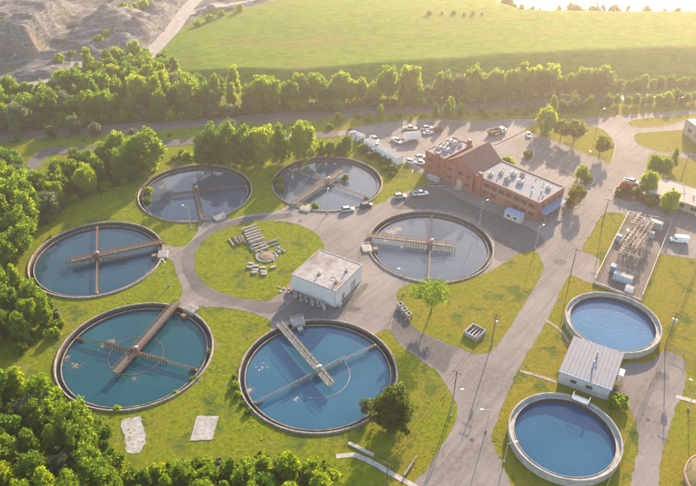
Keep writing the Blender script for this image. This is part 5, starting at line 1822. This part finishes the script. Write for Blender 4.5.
# clutter along the shaded wall of the white building
kinds = ['barrel', 'crate', 'pallet', 'barrel', 'crate', 'rubble', 'barrel', 'pallet', 'crate', 'rubble', 'barrel', 'crate', 'rubble', 'barrel', 'pallet', 'crate', 'rubble', 'barrel']
wbM = Matrix.Translation((-16.75, 168.9, 0)) @ Matrix.Rotation(R(-30.5), 4, 'Z')
cnt = {}
for k, kd in enumerate(kinds):
    p = wbM @ Vector((-.6 + k * .82, -1.1 - (k * 37 % 5) * .42, 0))
    cnt[kd] = cnt.get(kd, 0) + 1
    lb = ORD[cnt[kd] - 1] + ' from the lawn end'
    cm = rnd.choice(['concrete_light', 'equipment_grey', 'rust_pale', 'timber_pale', 'steel_weathered'])
    if kd == 'barrel':
        o = MB().revolve([(0, 1.1), (.38, 1.1), (.42, 1.04), (.40, .75), (.43, .72), (.40, .69), (.40, .4), (.43, .37), (.40, .34), (.42, .05), (.38, 0)], 14).build('oil_barrel', cm, loc=(p.x, p.y, .05))
        tag(o, 'metal barrel by the shaded wall of the white building, ' + lb, 'barrel', 'barrels by the white building')
    elif kd == 'crate':
        t = thing('wooden_crate', (p.x, p.y, .05), rnd.uniform(0, 3), 'slatted crate by the shaded wall of the white building, ' + lb, 'crate', 'crates by the white building')
        for q in range(4):
            for s in (-1, 1):
                MB().box(-.6, .6, s * .5 - .03, s * .5 + .03, .05 + q * .24, .24 + q * .24).build('slat', cm, t)
                MB().box(s * .6 - .03, s * .6 + .03, -.46, .46, .05 + q * .24, .24 + q * .24).build('slat', cm, t)
        MB().box(-.56, .56, -.46, .46, .02, .8).build('contents', 'concrete_old', t)
    elif kd == 'pallet':
        t = thing('wooden_pallet', (p.x, p.y, .05), rnd.uniform(0, 3), 'grey wooden pallet by the shaded wall of the white building, ' + lb, 'pallet', 'pallets by the white building')
        for q in range(6):
            MB().box(-.6, .6, -.5 + q * .18, -.38 + q * .18, .12, .15).build('board', 'timber_pale', t)
        for y in (-.45, 0, .45):
            MB().box(-.6, .6, y - .05, y + .05, 0, .118).build('bearer', 'timber_dark', t)
    else:
        rock('rubble_stone', (p.x, p.y), rnd.uniform(.5, .75), 'concrete_light', 'lump of concrete by the shaded wall of the white building, ' + lb, 'rubble', 'rubble by the white building', 80 + k)
for k, px in enumerate(((279, 287.5), (284, 289), (281, 292), (287, 293))):
    rock('rubble_stone', G(*px), .62, 'concrete_light', 'pale broken slab lying on the lawn edge by the white building, ' + ORD[k] + ' from the lawn', 'rubble', 'slabs at the lawn edge', 120 + k, .4)

# open valve chamber on the lawn
vc = thing('valve_chamber', (*G(474.5, 334), .05), heading((463, 337), (476, 344)), 'open pale concrete valve chamber with pipes on the lawn by the road', 'valve chamber')
w_ = MB()
w_.box(-2.2, 2.2, -2.4, -2.05, 0, 1.3).box(-2.2, 2.2, 2.05, 2.4, 0, 1.3).box(-2.2, -1.85, -2.05, 2.05, 0, 1.3).box(1.85, 2.2, -2.05, 2.05, 0, 1.3)
w_.build('chamber_wall', 'concrete_light', vc)
MB().box(-1.85, 1.85, -2.05, 2.05, 0, .15).build('chamber_floor', 'concrete_wet_shaded', vc)
for x in (-1.0, 0, 1.0):
    pp = MB().bar((x, -1.9, .6), (x, 1.9, .6), .22, n=10).build('pipe', 'equipment_grey', vc)
    MB().bar((x, 0, .82), (x, 0, 1.9), .06, n=6).build('valve_stem', 'rust', pp)
    MB().revolve([(.3, 1.88), (.36, 1.93), (.3, 1.98), (.24, 1.93)], 14, closed_profile=True).build('hand_wheel', 'rust', pp).location = (x, 0, 0)
for x in (-2.0, 2.0):
    for y in (-2.2, 2.2):
        MB().bar((x, y, 1.3), (x, y, 2.4), .05, n=5).build('rail_post', 'galvanised', vc)
for k, px in enumerate(((400.3, 307.5), (404.4, 312.4), (408.6, 317.2))):
    t = thing('concrete_riser', (*G(*px), .04), R(30), 'square concrete vent riser on legs at the lawn corner, ' + ['farthest', 'middle', 'nearest'][k] + ' of three', 'vent', 'concrete vent risers')
    b = MB()
    b.box(-.8, .8, -.8, -.5, .7, 1.5).box(-.8, .8, .5, .8, .7, 1.5).box(-.8, -.5, -.5, .5, .7, 1.5).box(.5, .8, -.5, .5, .7, 1.5)
    b.build('rim', 'concrete_light', t)
    MB().box(-.5, .5, -.5, .5, .7, .9).build('grille', 'dark_opening', t)
    for x in (-.65, .65):
        for y in (-.65, .65):
            MB().box(x - .12, x + .12, y - .12, y + .12, 0, .698).build('leg', 'concrete_old', t)
# equipment by the gabled wall
for k, (px, L_, rz) in enumerate((((433, 181), 5.0, -40), ((437, 186), 5.5, -40))):
    t = thing('pipe_rack', (*G(*px), .04), R(8 if k else -42), ['grey steel pipe rack standing against the brick wall', 'white trough lying in front of the pipe rack'][k], ['rack', 'trough'][k])
    if k == 0:
        for x in (-2.2, 0, 2.2):
            for y in (-1, 1):
                MB().bar((x, y, 0), (x, y, 2.0), .07, n=5).build('upright', 'galvanised', t)
        for z in (.7, 1.9):
            for y in (-.9, -.45, 0, .45, .9):
                MB().bar((-2.5, y, z), (2.5, y, z), .1, n=6).build('pipe', 'equipment_grey', t)
    else:
        MB().box(-3, 3, -.5, .5, .1, .5).build('trough', 'concrete_light', t)
        MB().box(-2.9, 2.9, -.4, .4, .502, .52).build('water', 'water_launder', t)


# ------------------------------------------------------------------ trees
def leaf_cloud(seed, rx, rz, cz, clumps, per, leaf, cr, flat=0.0, taper=0.0, gap=0.0):
    r_ = random.Random(seed)
    vs, fs = [], []
    for c in range(clumps):
        while True:
            d = Vector((r_.gauss(0, 1), r_.gauss(0, 1), r_.gauss(0, 1))).normalized()
            k = r_.uniform(.35, 1.0) ** .5
            z = d.z * k
            if z < -.85 or (gap and mnoise.noise(d * 1.7 + Vector((seed, 0, 0))) > gap):
                continue
            break
        lob = 1 + .5 * mnoise.noise(d * 2.1 + Vector((seed * 3.7, 0, 0)))
        w = 1 - taper * (z + 1) / 2
        C = Vector((d.x * k * rx * lob * w, d.y * k * rx * lob * w, cz + z * rz * lob))
        R_ = cr * r_.uniform(.6, 1.35)
        for _ in range(per):
            n = Vector((r_.gauss(0, 1), r_.gauss(0, 1), r_.gauss(.35, 1))).normalized()
            P = C + n * R_ * r_.uniform(.35, 1.15) * Vector((1, 1, .8)).length / 1.6
            nn = (n + Vector((r_.gauss(0, .5), r_.gauss(0, .5), r_.gauss(.4, .5)))).normalized()
            q = nn.to_track_quat('Z', 'Y')
            s = leaf * r_.uniform(.6, 1.35)
            a = r_.uniform(0, 6.28)
            e1 = q @ Vector((math.cos(a), math.sin(a), 0)) * s
            e2 = q @ Vector((-math.sin(a), math.cos(a), 0)) * s * .62
            o = len(vs)
            vs += [tuple(P - e1), tuple(P - e2 * .9 + nn * s * .12), tuple(P + e1), tuple(P + e2 * .9 + nn * s * .12)]
            fs.append((o, o + 1, o + 2, o + 3))
    mb = MB()
    mb.v, mb.f = vs, fs
    return mb


def trunk_mesh(seed, h, r, spread, limbs=6):
    r_ = random.Random(seed)
    mb = MB()
    p = Vector((0, 0, -.2))
    rad = r
    pts = [(p, r * 1.25)]
    for k in range(5):
        p = p + Vector((r_.uniform(-.15, .15), r_.uniform(-.15, .15), (h * .8 + .2) / 5))
        rad *= .82
        pts.append((p, rad))
    for (a, ra), (b, rb_) in zip(pts, pts[1:]):
        mb.bar(a, b, ra, rb_, n=7, caps=False)
    for k in range(limbs):
        i = r_.randint(2, 4)
        a, ra = pts[i]
        t = 6.28 * k / limbs + r_.uniform(-.4, .4)
        m_ = a + Vector((math.cos(t) * spread * .5, math.sin(t) * spread * .5, h * .14))
        e = m_ + Vector((math.cos(t) * spread * .35, math.sin(t) * spread * .35, h * .16))
        mb.bar(a, m_, ra * .5, ra * .32, n=5, caps=False)
        mb.bar(m_, e, ra * .32, ra * .1, n=4, caps=False)
    return mb


PROTO = {}


def proto(key, name, leafm, crown, trunk):
    t = thing(name, (0, -5000, 0))
    c = crown.build('crown', leafm, t)
    if trunk:
        trunk.build('trunk', 'bark', t)
    PROTO[key] = [t, False, list(t.children)]


S = 0.33
for i in range(3):
    proto('bright%d' % i, 'broadleaf_tree', 'leaf_bright', leaf_cloud(11 + i, 4.5, 6.0, 6.6, 165, 72, S, 1.0, gap=.30, taper=.25), trunk_mesh(i, 9, .28, 4))
    proto('mid%d' % i, 'broadleaf_tree', 'leaf_mid', leaf_cloud(21 + i, 4.8, 5.6, 6.2, 170, 72, S, 1.02, gap=.30, taper=.2), trunk_mesh(10 + i, 9, .3, 4.2))
proto('poplar0', 'broadleaf_tree', 'leaf_bright', leaf_cloud(31, 3.1, 6.2, 6.8, 120, 74, S * .95, .85, taper=.4, gap=.36), trunk_mesh(31, 11, .24, 2.4))
proto('poplar1', 'broadleaf_tree', 'leaf_mid', leaf_cloud(33, 3.3, 5.6, 6.2, 120, 74, S * .95, .88, taper=.5, gap=.36), trunk_mesh(33, 10, .24, 2.4))
proto('grey0', 'broadleaf_tree', 'leaf_grey', leaf_cloud(41, 4.0, 4.4, 5.2, 100, 74, S * .9, 1.0, gap=.34), trunk_mesh(41, 8, .26, 3.4))
proto('dark0', 'broadleaf_tree', 'leaf_dark', leaf_cloud(51, 5.0, 5.6, 6.0, 240, 84, S * .62, .8, taper=.55, gap=.36), trunk_mesh(51, 9, .3, 4))
proto('olive0', 'broadleaf_tree', 'leaf_olive', leaf_cloud(61, 4.2, 4.0, 6.6, 90, 66, S * .9, 1.05, gap=.3), trunk_mesh(61, 8.5, .24, 3.4))
proto('slim0', 'broadleaf_tree', 'leaf_mid', leaf_cloud(71, 4.2, 3.6, 9.6, 80, 40, S * .75, 1.1, gap=.2), trunk_mesh(71, 12.5, .2, 3.2, 8))
proto('spruce0', 'spruce_tree', 'leaf_dark', leaf_cloud(81, 2.4, 5.2, 5.6, 90, 46, S * .6, .8, taper=.9), trunk_mesh(81, 9, .2, 1.2))
for i in range(3):
    proto('shrub%d' % i, 'shrub', ['leaf_mid', 'leaf_bright', 'leaf_grey'][i], leaf_cloud(91 + i, 1.7, 1.3, 1.2, 26, 40, .36, .6, gap=.4), trunk_mesh(91 + i, 1.6, .07, 1.0, 4))
proto('bush_red', 'shrub', 'leaf_red', leaf_cloud(97, 2.0, 1.5, 1.4, 34, 44, .34, .65), trunk_mesh(97, 1.8, .08, 1.2, 4))
proto('bush_olive', 'shrub', 'leaf_olive', leaf_cloud(98, 2.0, 1.4, 1.3, 34, 44, .34, .65), trunk_mesh(98, 1.8, .08, 1.2, 4))


def plant(key, px, s, label, cat='tree', group=None, sz=None, xy=None, z=None):
    p = xy or G(*px)
    rec = PROTO[key]
    if not rec[1]:
        t = rec[0]
        rec[1] = True
    else:
        t = rec[0].copy()
        col.objects.link(t)
        for ch in rec[2]:
            c = ch.copy()
            col.objects.link(c)
            c.parent = t
    for k_ in ('label', 'category', 'group'):
        if k_ in t:
            del t[k_]
    t.location = (p[0], p[1], height(*p) if z is None else z)
    t.rotation_euler.z = random.uniform(0, 6.28)
    t.scale = (s, s, sz or s * random.uniform(.92, 1.12))
    return tag(t, label, cat, group)


# single trees
plant('dark0', (391, 427), 1.22, 'broad dark green tree at the near rim of the blue tank', sz=1.1)
plant('grey0', (366, 412), .42, 'small pale green tree leaning from the dark tree towards the tank')
plant('slim0', (430.5, 314), 1.15, 'thin-trunked airy tree alone on the lawn below the scum-patched tank', sz=.82)
plant('poplar0', (400, 393), .32, 'tiny pale sapling on the grass behind the dark tree')
for px, k, s, lb in (((544, 133), 'bright0', .95, 'bright yellow-green tree at the tip of the parking lawn'), ((560, 141), 'olive0', .85, 'brownish tree at the parking lawn edge, nearer the bright tree'),
                     ((573, 143.5), 'olive0', .9, 'brownish tree at the parking lawn edge, farther from the bright tree'), ((599, 157), 'olive0', .78, 'low olive tree at the road end of the parking lawn'),
                     ((581, 181), 'bright1', .55, 'small yellow-green tree at the end of the parking median'), ((574, 205), 'olive0', .72, 'olive tree at the brick building awning corner'),
                     ((646, 194), 'bright2', .75, 'yellow-green tree at the office building corner'), ((667, 212), 'bright0', .72, 'yellow-green tree in front of the office windows'),
                     ((653, 173), 'bright1', .6, 'light green tree on the office lawn, nearest the road'), ((663, 176), 'bright2', .6, 'light green tree on the office lawn between road tree and spruce'),
                     ((671, 170), 'spruce0', .95, 'dark slim spruce on the office lawn'), ((505, 166), 'shrub1', 1.4, 'bright shrub peeping out behind the gabled roof')):
    plant(k, px, s, lb, 'shrub' if 'shrub' in k else 'tree')
plant('bush_red', (624.5, 192), 1.25, 'large reddish shrub on the island by the white pickup', 'shrub')
plant('bush_olive', (634.5, 197), 1.15, 'olive green shrub on the island beside the red one', 'shrub')
plant('bush_olive', (641, 200.5), .9, 'low dull green shrub at the office end of the island', 'shrub')
plant('bush_olive', (618, 196.5), .8, 'small olive shrub at the road tip of the island', 'shrub')
plant('bush_olive', (649, 204), 1.2, 'green brown hedge bush before the office wall', 'shrub')
plant('bush_olive', (587, 181.5), .8, 'low shrub on the kerbed parking island', 'shrub')
plant('bush_olive', (527.5, 157), .9, 'olive shrub on the small parking island', 'shrub')
plant('bush_olive', (569, 205.5), .9, 'olive shrub in the bed at the awning corner', 'shrub')
plant('shrub1', (510, 165), 1.0, 'yellow shrub against the back of the brick building', 'shrub')
plant('shrub0', (617.5, 405.5), 1.25, 'round dark green bush at the pump house corner', 'shrub', z=0)
# the row behind the upper tanks
ROW = [((211, 166), 'mid0', 1.3, 'tree with dense crown behind the gap of the upper tanks, outermost of the big row'), ((230, 164), 'poplar1', 1.45, 'tall bright tree second in the big row behind the upper tanks'),
       ((246, 163), 'mid1', 1.22, 'tall tree third in the big row behind the upper tanks'), ((264, 163), 'bright1', 1.32, 'tall tree fourth in the big row behind the upper tanks'),
       ((281, 162), 'poplar0', 1.2, 'tree fifth in the big row behind the upper tanks'), ((304, 161), 'bright2', 1.28, 'rounded yellow-green tree at the end of the big row, behind the diagonal bridge'),
       ((150, 171), 'bright0', 1.4, 'tall bright tree beside the tank with the short bridge'), ((128, 177), 'mid1', 1.05, 'tree at the wood edge two crowns from the short-bridge tank'), ((137, 168), 'mid0', 1.0, 'tree behind the wood edge near the short-bridge tank'),
       ((120, 163), 'bright1', .95, 'tree standing by the back road behind the wood edge'), ((330, 157), 'bright1', .55, 'small yellow-green tree behind the car-side tank'), ((341, 156), 'mid0', .5, 'small dull green tree beside the short site trailer'),
       ((347, 152), 'bright2', .55, 'small bright tree in front of the short site trailer'), ((320, 155), 'bright0', .5, 'low yellow bushy tree next to the rounded tree')]
for px, k, s, lb in ROW:
    plant(k, px, s, lb, 'tree', 'trees behind the upper tanks')


def inside(P, x, y):
    return in_poly(x, y, P)


PLACED = []
ONES = ['', 'first', 'second', 'third', 'fourth', 'fifth', 'sixth', 'seventh', 'eighth', 'ninth', 'tenth', 'eleventh', 'twelfth', 'thirteenth', 'fourteenth', 'fifteenth', 'sixteenth', 'seventeenth', 'eighteenth', 'nineteenth']
TENS = ['', '', 'twent', 'thirt', 'fort', 'fift', 'sixt', 'sevent', 'eight', 'ninet']


def ordinal(n):
    if n >= 100:
        return 'hundredth' if n == 100 else 'hundred-' + ordinal(n - 100)
    if n < 20:
        return ONES[n]
    return TENS[n // 10] + ('ieth' if n % 10 == 0 else 'y-' + ONES[n % 10])



def scatter(poly, spacing, keys, scale, zone, group, seed, cat='tree', limit=400, zpx=0.0, clear=True, line=None):
    r_ = random.Random(seed)
    P = [G(*p, zpx) for p in poly]
    x0, x1 = min(p[0] for p in P), max(p[0] for p in P)
    y0, y1 = min(p[1] for p in P), max(p[1] for p in P)
    mine = []
    for _ in range(9000):
        x, y = r_.uniform(x0, x1), r_.uniform(y0, y1)
        if not inside(P, x, y):
            continue
        if any((x - a) ** 2 + (y - b) ** 2 < spacing ** 2 for a, b in mine):
            continue
        if clear and any(math.hypot(x - tx, y - ty) < TANK_R + 1.5 for tx, ty in TANKS.values()):
            continue
        mine.append((x, y))
        if len(mine) >= limit:
            break
    mine.sort()
    for i_, (x, y) in enumerate(mine):
        k = r_.choice(keys)
        s = r_.uniform(*scale)
        tone = {'b': 'bright green', 'm': 'mid green', 'p': 'slender green', 'g': 'grey-green', 'd': 'dark green', 'o': 'olive', 's': 'leafy'}[k[0]]
        size = 'large' if s > scale[0] + .66 * (scale[1] - scale[0]) else 'small' if s < scale[0] + .33 * (scale[1] - scale[0]) else 'middling'
        edge = 'at the edge of ' if (x + y * .3) > .6 * (x0 + x1) / 2 + .4 * x1 + .3 * (y0 + y1) / 2 else 'deep inside '
        lab = '%s %s %s, %s %s' % (tone, cat, zone, ordinal(i_ + 1), line) if line else '%s %s %s %s' % (size, tone, cat, edge + zone[3:] if zone.startswith('in ') else zone)
        plant(k, None, s, lab, cat, group, xy=(x, y))
    PLACED.extend(mine)
    return mine


TALL = ['bright0', 'bright1', 'bright2', 'mid0', 'mid1', 'mid2', 'poplar0', 'poplar1', 'mid1', 'grey0']
scatter([(55, 214), (80, 196), (118, 184), (140, 175), (150, 164), (105, 166), (62, 178), (42, 195), (44, 220)], 6.2, TALL, (.72, 1.0), 'in the wood edge above the leftmost tank', 'trees of the wood above the leftmost tank', 1)
scatter([(-70, 168), (10, 172), (26, 188), (36, 225), (30, 255), (12, 268), (-60, 275)], 6.2, TALL, (.8, 1.12), 'in the side wood above the leftmost tank', 'trees of the side wood', 2)
scatter([(-60, 282), (0, 284), (24, 292), (46, 310), (52, 325), (40, 337), (15, 345), (-50, 360)], 5.4, TALL, (.62, .92), 'in the clump by the leftmost tank', 'trees of the clump beside the leftmost tank', 3)
scatter([(-50, 384), (8, 392), (34, 404), (58, 418), (84, 432), (104, 452), (112, 478), (90, 510), (-40, 540)], 5.2, TALL, (.66, .98), 'in the wood below the teal tank', 'trees of the wood below the teal tank', 4)
scatter([(96, 500), (140, 487), (190, 480), (240, 476), (285, 474), (318, 482), (335, 496), (320, 520), (96, 540)], 4.4, TALL + ['grey0', 'poplar0'], (.46, .72), 'in the lower edge thicket', 'trees of the lower thicket', 5)
scatter([(-60, 140), (0, 127), (60, 122), (120, 117), (200, 112), (260, 109), (260, 102), (205, 97), (178, 80), (142, 66), (108, 72), (82, 86), (58, 97), (0, 107), (-60, 112)], 6.6, TALL, (.75, 1.15), 'in the belt below the quarry', 'trees of the belt below the quarry', 6, line='from the picture edge')
scatter([(260, 109), (350, 104), (460, 100), (556, 95.5), (610, 92.5), (610, 90), (460, 95.5), (350, 99), (260, 102)], 4.6, ['bright0', 'bright1', 'bright2', 'mid0', 'mid2', 'poplar0', 'mid1', 'grey0', 'bright1'], (.55, 1.2), 'in the belt below the mound', 'trees of the belt below the mound', 7, line='from the quarry end')
scatter([(560, 113), (610, 108), (660, 106), (740, 100), (740, 97.5), (660, 102), (610, 105), (560, 109)], 3.6, ['mid0', 'mid1', 'mid2', 'bright1'], (.32, .52), 'in the entrance road hedge', 'bushy trees along the entrance road', 8, line='from the parking end')
scatter([(610, 92.5), (740, 85), (740, 83), (610, 90)], 3.8, ['bright0', 'mid1', 'bright2'], (.35, .55), 'along the mound foot track', 'bushy trees along the mound track', 9, line='from the belt end')
scatter([(500, 21), (560, 22.5), (640, 22.5), (740, 23.5), (740, 22), (640, 21), (560, 20), (505, 17)], 4.2, ['mid0', 'mid1', 'mid2', 'poplar1'], (.45, .9), 'on the lake shore beyond the mound', 'trees on the lake shore', 10, clear=False, line='along the shore')
scatter([(-50, 131), (30, 126), (130, 141), (200, 137), (330, 129), (345, 118.5), (250, 125), (120, 136), (0, 146), (-50, 150)], 9.0, ['shrub0', 'shrub1', 'grey0', 'shrub2'], (.5, 1.3), 'between railway and back road', 'plants between railway and back road', 11, 'shrub', line='from the wood')
scatter([(350, 117.5), (440, 113.5), (540, 110.5), (560, 114), (480, 117.5), (360, 122)], 5.0, ['shrub0', 'shrub1', 'bush_olive', 'poplar0'], (.45, 1.0), 'on the strip behind the back yard', 'plants behind the back yard', 12, 'shrub', line='from the trailer end')
scatter([(422, 17.5), (455, 19), (488, 20), (488, 18.5), (455, 17.2), (422, 15.8)], 4.6, ['shrub0', 'shrub1'], (.5, 1.0), 'in the hedge line across the far field', 'shrubs of the field hedge', 14, 'shrub', zpx=10, line='from the quarry side')
scatter([(0, 131), (60, 127), (130, 122.5), (200, 118), (260, 114), (350, 109), (440, 104.5), (530, 100), (530, 98), (440, 102), (350, 106.5), (260, 111), (200, 114), (130, 118), (60, 122), (0, 126)], 2.9, ['shrub0', 'shrub1', 'shrub0', 'shrub2'], (.9, 1.9), 'along the railway embankment', 'brush along the railway', 13, 'shrub', line='from the wood')
for q_, (px, s_) in enumerate((((122, 15), 1.6), ((130, 19), 1.9), ((138, 12), 1.5), ((146, 20), 1.8), ((150, 6), 1.6), ((126, 24), 1.2), ((100, 48), 1.5), ((108, 44), 1.2), ((72, 58), 1.1), ((60, 64), 1.3), ((210, 23), 1.5), ((222, 21), 1.2), ((198, 27), 1.4), ((240, 18.5), 1.3))):
    plant('shrub%d' % (q_ % 2), px, s_, 'shrub on the quarry banks, %s of fourteen' % ORD[q_], 'shrub', 'shrubs on the quarry banks')
for i, (poly, sp, z_) in enumerate((([(44, 226), (58, 214), (85, 197), (120, 187), (140, 179), (140, 174), (118, 181), (80, 194), (50, 215)], 3.2, 'at the wood edge above the leftmost tank'),
                                   ([(20, 290), (50, 300), (62, 318), (58, 335), (40, 345), (20, 352), (20, 340), (45, 325)], 3.4, 'at the clump by the leftmost tank'),
                                   ([(40, 398), (80, 414), (115, 440), (122, 470), (105, 470), (95, 445), (60, 422)], 3.0, 'at the wood edge below the teal tank'),
                                   ([(120, 476), (170, 468), (230, 464), (290, 462), (325, 470), (335, 482), (280, 474), (200, 478), (130, 486)], 2.6, 'in front of the lower thicket'),
                                   ([(350, 130), (362, 152), (392, 176), (400, 172), (372, 152)], 3.0, 'by the long site trailer'),
                                   ([(140, 160), (190, 160), (310, 156), (345, 158), (340, 152), (250, 154), (190, 155)], 3.6, 'under the big tree row'))):
    scatter(poly, sp, ['shrub0', 'shrub1', 'shrub2', 'shrub0'], (.55, 1.25), z_, 'shrubs ' + z_, 30 + i, 'shrub', line='in the row')
# plants growing in the tanks and on their rims
for px, k, s, lb in (((148, 191), 'shrub1', .8, 'green shrub growing in the far launder of the short-bridge tank, upper one'), ((147, 200.5), 'shrub0', .85, 'green shrub growing in the far launder of the short-bridge tank, lower one'),
                     ((278, 183), 'shrub0', 1.2, 'dark shrub growing inside the rim of the car-side tank, upper one'), ((280, 189), 'shrub2', 1.0, 'grey shrub growing inside the rim of the car-side tank, lower one'),
                     ((345, 178.5), 'bush_olive', .7, 'small bush on the stump in the car-side tank'),
                     ((305, 205), 'shrub1', .55, 'tiny bright bush at the rim beside the outlet platform, smaller one'), ((315, 206.5), 'shrub1', .75, 'bright low bush at the rim beside the outlet platform, wider one')):
    plant(k, px, s, lb, 'shrub', z=-.9)
for k, (key, a) in enumerate((('E', -1.1), ('E', -.8), ('E', -.5), ('E', -1.3), ('E', .05), ('E', -1.55), ('F', 3.7), ('F', 3.55), ('F', 3.4), ('F', 3.25), ('F', 3.85), ('C', -2.2), ('C', 2.6))):
    c = TANKS[key]
    rr = TANK_R + (.9 if key != 'E' else -.9)
    plant('shrub1' if k % 2 else 'shrub0', None, .38 + .12 * (k % 3), 'little weed tuft at the rim of the ' + {'E': 'teal tank', 'F': 'front blue tank', 'C': 'leftmost tank'}[key], 'weed', 'weeds on the rim of tank ' + {'E': 'teal', 'F': 'blue', 'C': 'leftmost'}[key], xy=(c[0] + rr * math.cos(a), c[1] + rr * math.sin(a)), z=0 if key != 'E' else -.7)
# quarry rubble
rq = random.Random(12)
qm = MB()
for _ in range(9000):
    x, y = rq.uniform(-232, -50), rq.uniform(322, 482)
    w_q = quarry_weight(x, y)
    if w_q < .7 or min(road_dist(x, y, HAUL), road_dist(x, y, QROAD)) < 4 or mnoise.noise((x * .05, y * .05, 7)) < -.05:
        continue
    s = rq.uniform(.2, .5) * (2.2 if rq.random() < .03 else 1)
    z = height(x, y)
    a = rq.uniform(0, 6.28)
    pts = [(x + s * rq.uniform(.6, 1.1) * math.cos(a + 1.571 * k), y + s * rq.uniform(.6, 1.1) * math.sin(a + 1.571 * k), z - .2) for k in range(4)]
    qm.add(pts + [(p_[0] * .5 + x * .5, p_[1] * .5 + y * .5, z + s * rq.uniform(.5, .9)) for p_ in pts], [(0, 1, 5, 4), (1, 2, 6, 5), (2, 3, 7, 6), (3, 0, 4, 7), (4, 5, 6, 7)])
tag(qm.build('quarry_rubble', 'stone'), kind='stuff')
# rough grass tufts on the unpaved ground
YP = [G(*p_) for p_ in YARD]
P2 = [G(*p_) for p_ in PAD2]
LP = [[G(*p_) for p_ in P_] for P_ in LAWNS.values()]
tm = MB()
rt = random.Random(9)
n_t = 0
while n_t < 15000:
    x, y = rt.uniform(-115, 105), rt.uniform(96, 275)
    if abs(x) > y * .56 + 4:
        continue
    dn = mnoise.noise((x * .09, y * .09, 1.5)) + .55 * mnoise.noise((x * .35, y * .35, 4))
    n_t += 1
    if dn < rt.uniform(-.25, .45):
        continue
    if any(math.hypot(x - a, y - b) < TANK_R + .2 for a, b in TANKS.values()) or math.hypot(x - 75.8, y - 153.7) < 13.6 or math.hypot(x - 52, y - 112.6) < 13.6:
        continue
    if (in_poly(x, y, YP) and not any(in_poly(x, y, q_) for q_ in LP)) or in_poly(x, y, P2):
        continue
    if 78 < x < 125 and 160 < y < 230 or 53 < x < 76 and 123 < y < 147 or 190 < y < 225 and 85 < x < 125:
        continue
    h_, s = rt.uniform(.05, .16), rt.uniform(.10, .30)
    for q_ in range(3):
        a = rt.uniform(0, 6.28)
        dx, dy = math.cos(a) * s, math.sin(a) * s
        lx, ly = rt.uniform(-.15, .15), rt.uniform(-.15, .15)
        tm.add([(x - dx, y - dy, .03), (x + dx, y + dy, .03), (x + dx * .7 + lx, y + dy * .7 + ly, h_), (x - dx * .7 + lx, y - dy * .7 + ly, h_)], [(0, 1, 2, 3)])
tag(tm.build('grass_tufts', 'leaf_bright'), kind='stuff')
# dead tree in the lower wood
dt = thing('dead_tree', (*G(37, 424), 0), 0, 'bare pale dead tree in the wood below the teal tank', 'tree')
trunk_mesh(7, 10, .3, 4.5, 9).build('trunk', 'bark_dead', dt)
dl = MB()
r_ = random.Random(3)
for k in range(40):
    t = r_.uniform(0, 6.28)
    a = Vector((math.cos(t) * r_.uniform(.5, 3.4), math.sin(t) * r_.uniform(.5, 3.4), r_.uniform(5, 9.5)))
    dl.bar(a, a + Vector((r_.uniform(-1.2, 1.2), r_.uniform(-1.2, 1.2), r_.uniform(.3, 1.4))), .06, .02, n=4)
tag(dl.build('twigs', 'bark_dead', dt), kind='stuff')
# prototypes never used would stay off the site: remove them
for k, rec in PROTO.items():
    if not rec[1]:
        for ch in rec[2]:
            bpy.data.objects.remove(ch)
        bpy.data.objects.remove(rec[0])

# ------------------------------------------------------------------ haze in the low sun
hz = MB().box(-905, 905, -305, 1505, -4, 141).build('haze', 'asphalt')
hm = bpy.data.materials.new('haze_air')
hm.use_nodes = True
nt = hm.node_tree
nt.nodes.remove(nt.nodes['Principled BSDF'])
pv = nt.nodes.new('ShaderNodeVolumePrincipled')
pv.inputs['Color'].default_value = (1.0, 0.90, 0.88, 1)
pv.inputs['Density'].default_value = 0.00046
pv.inputs['Anisotropy'].default_value = 0.80
nt.links.new(pv.outputs[0], nt.nodes['Material Output'].inputs['Volume'])
hz.data.materials.clear()
hz.data.materials.append(hm)
tag(hz, kind='stuff')
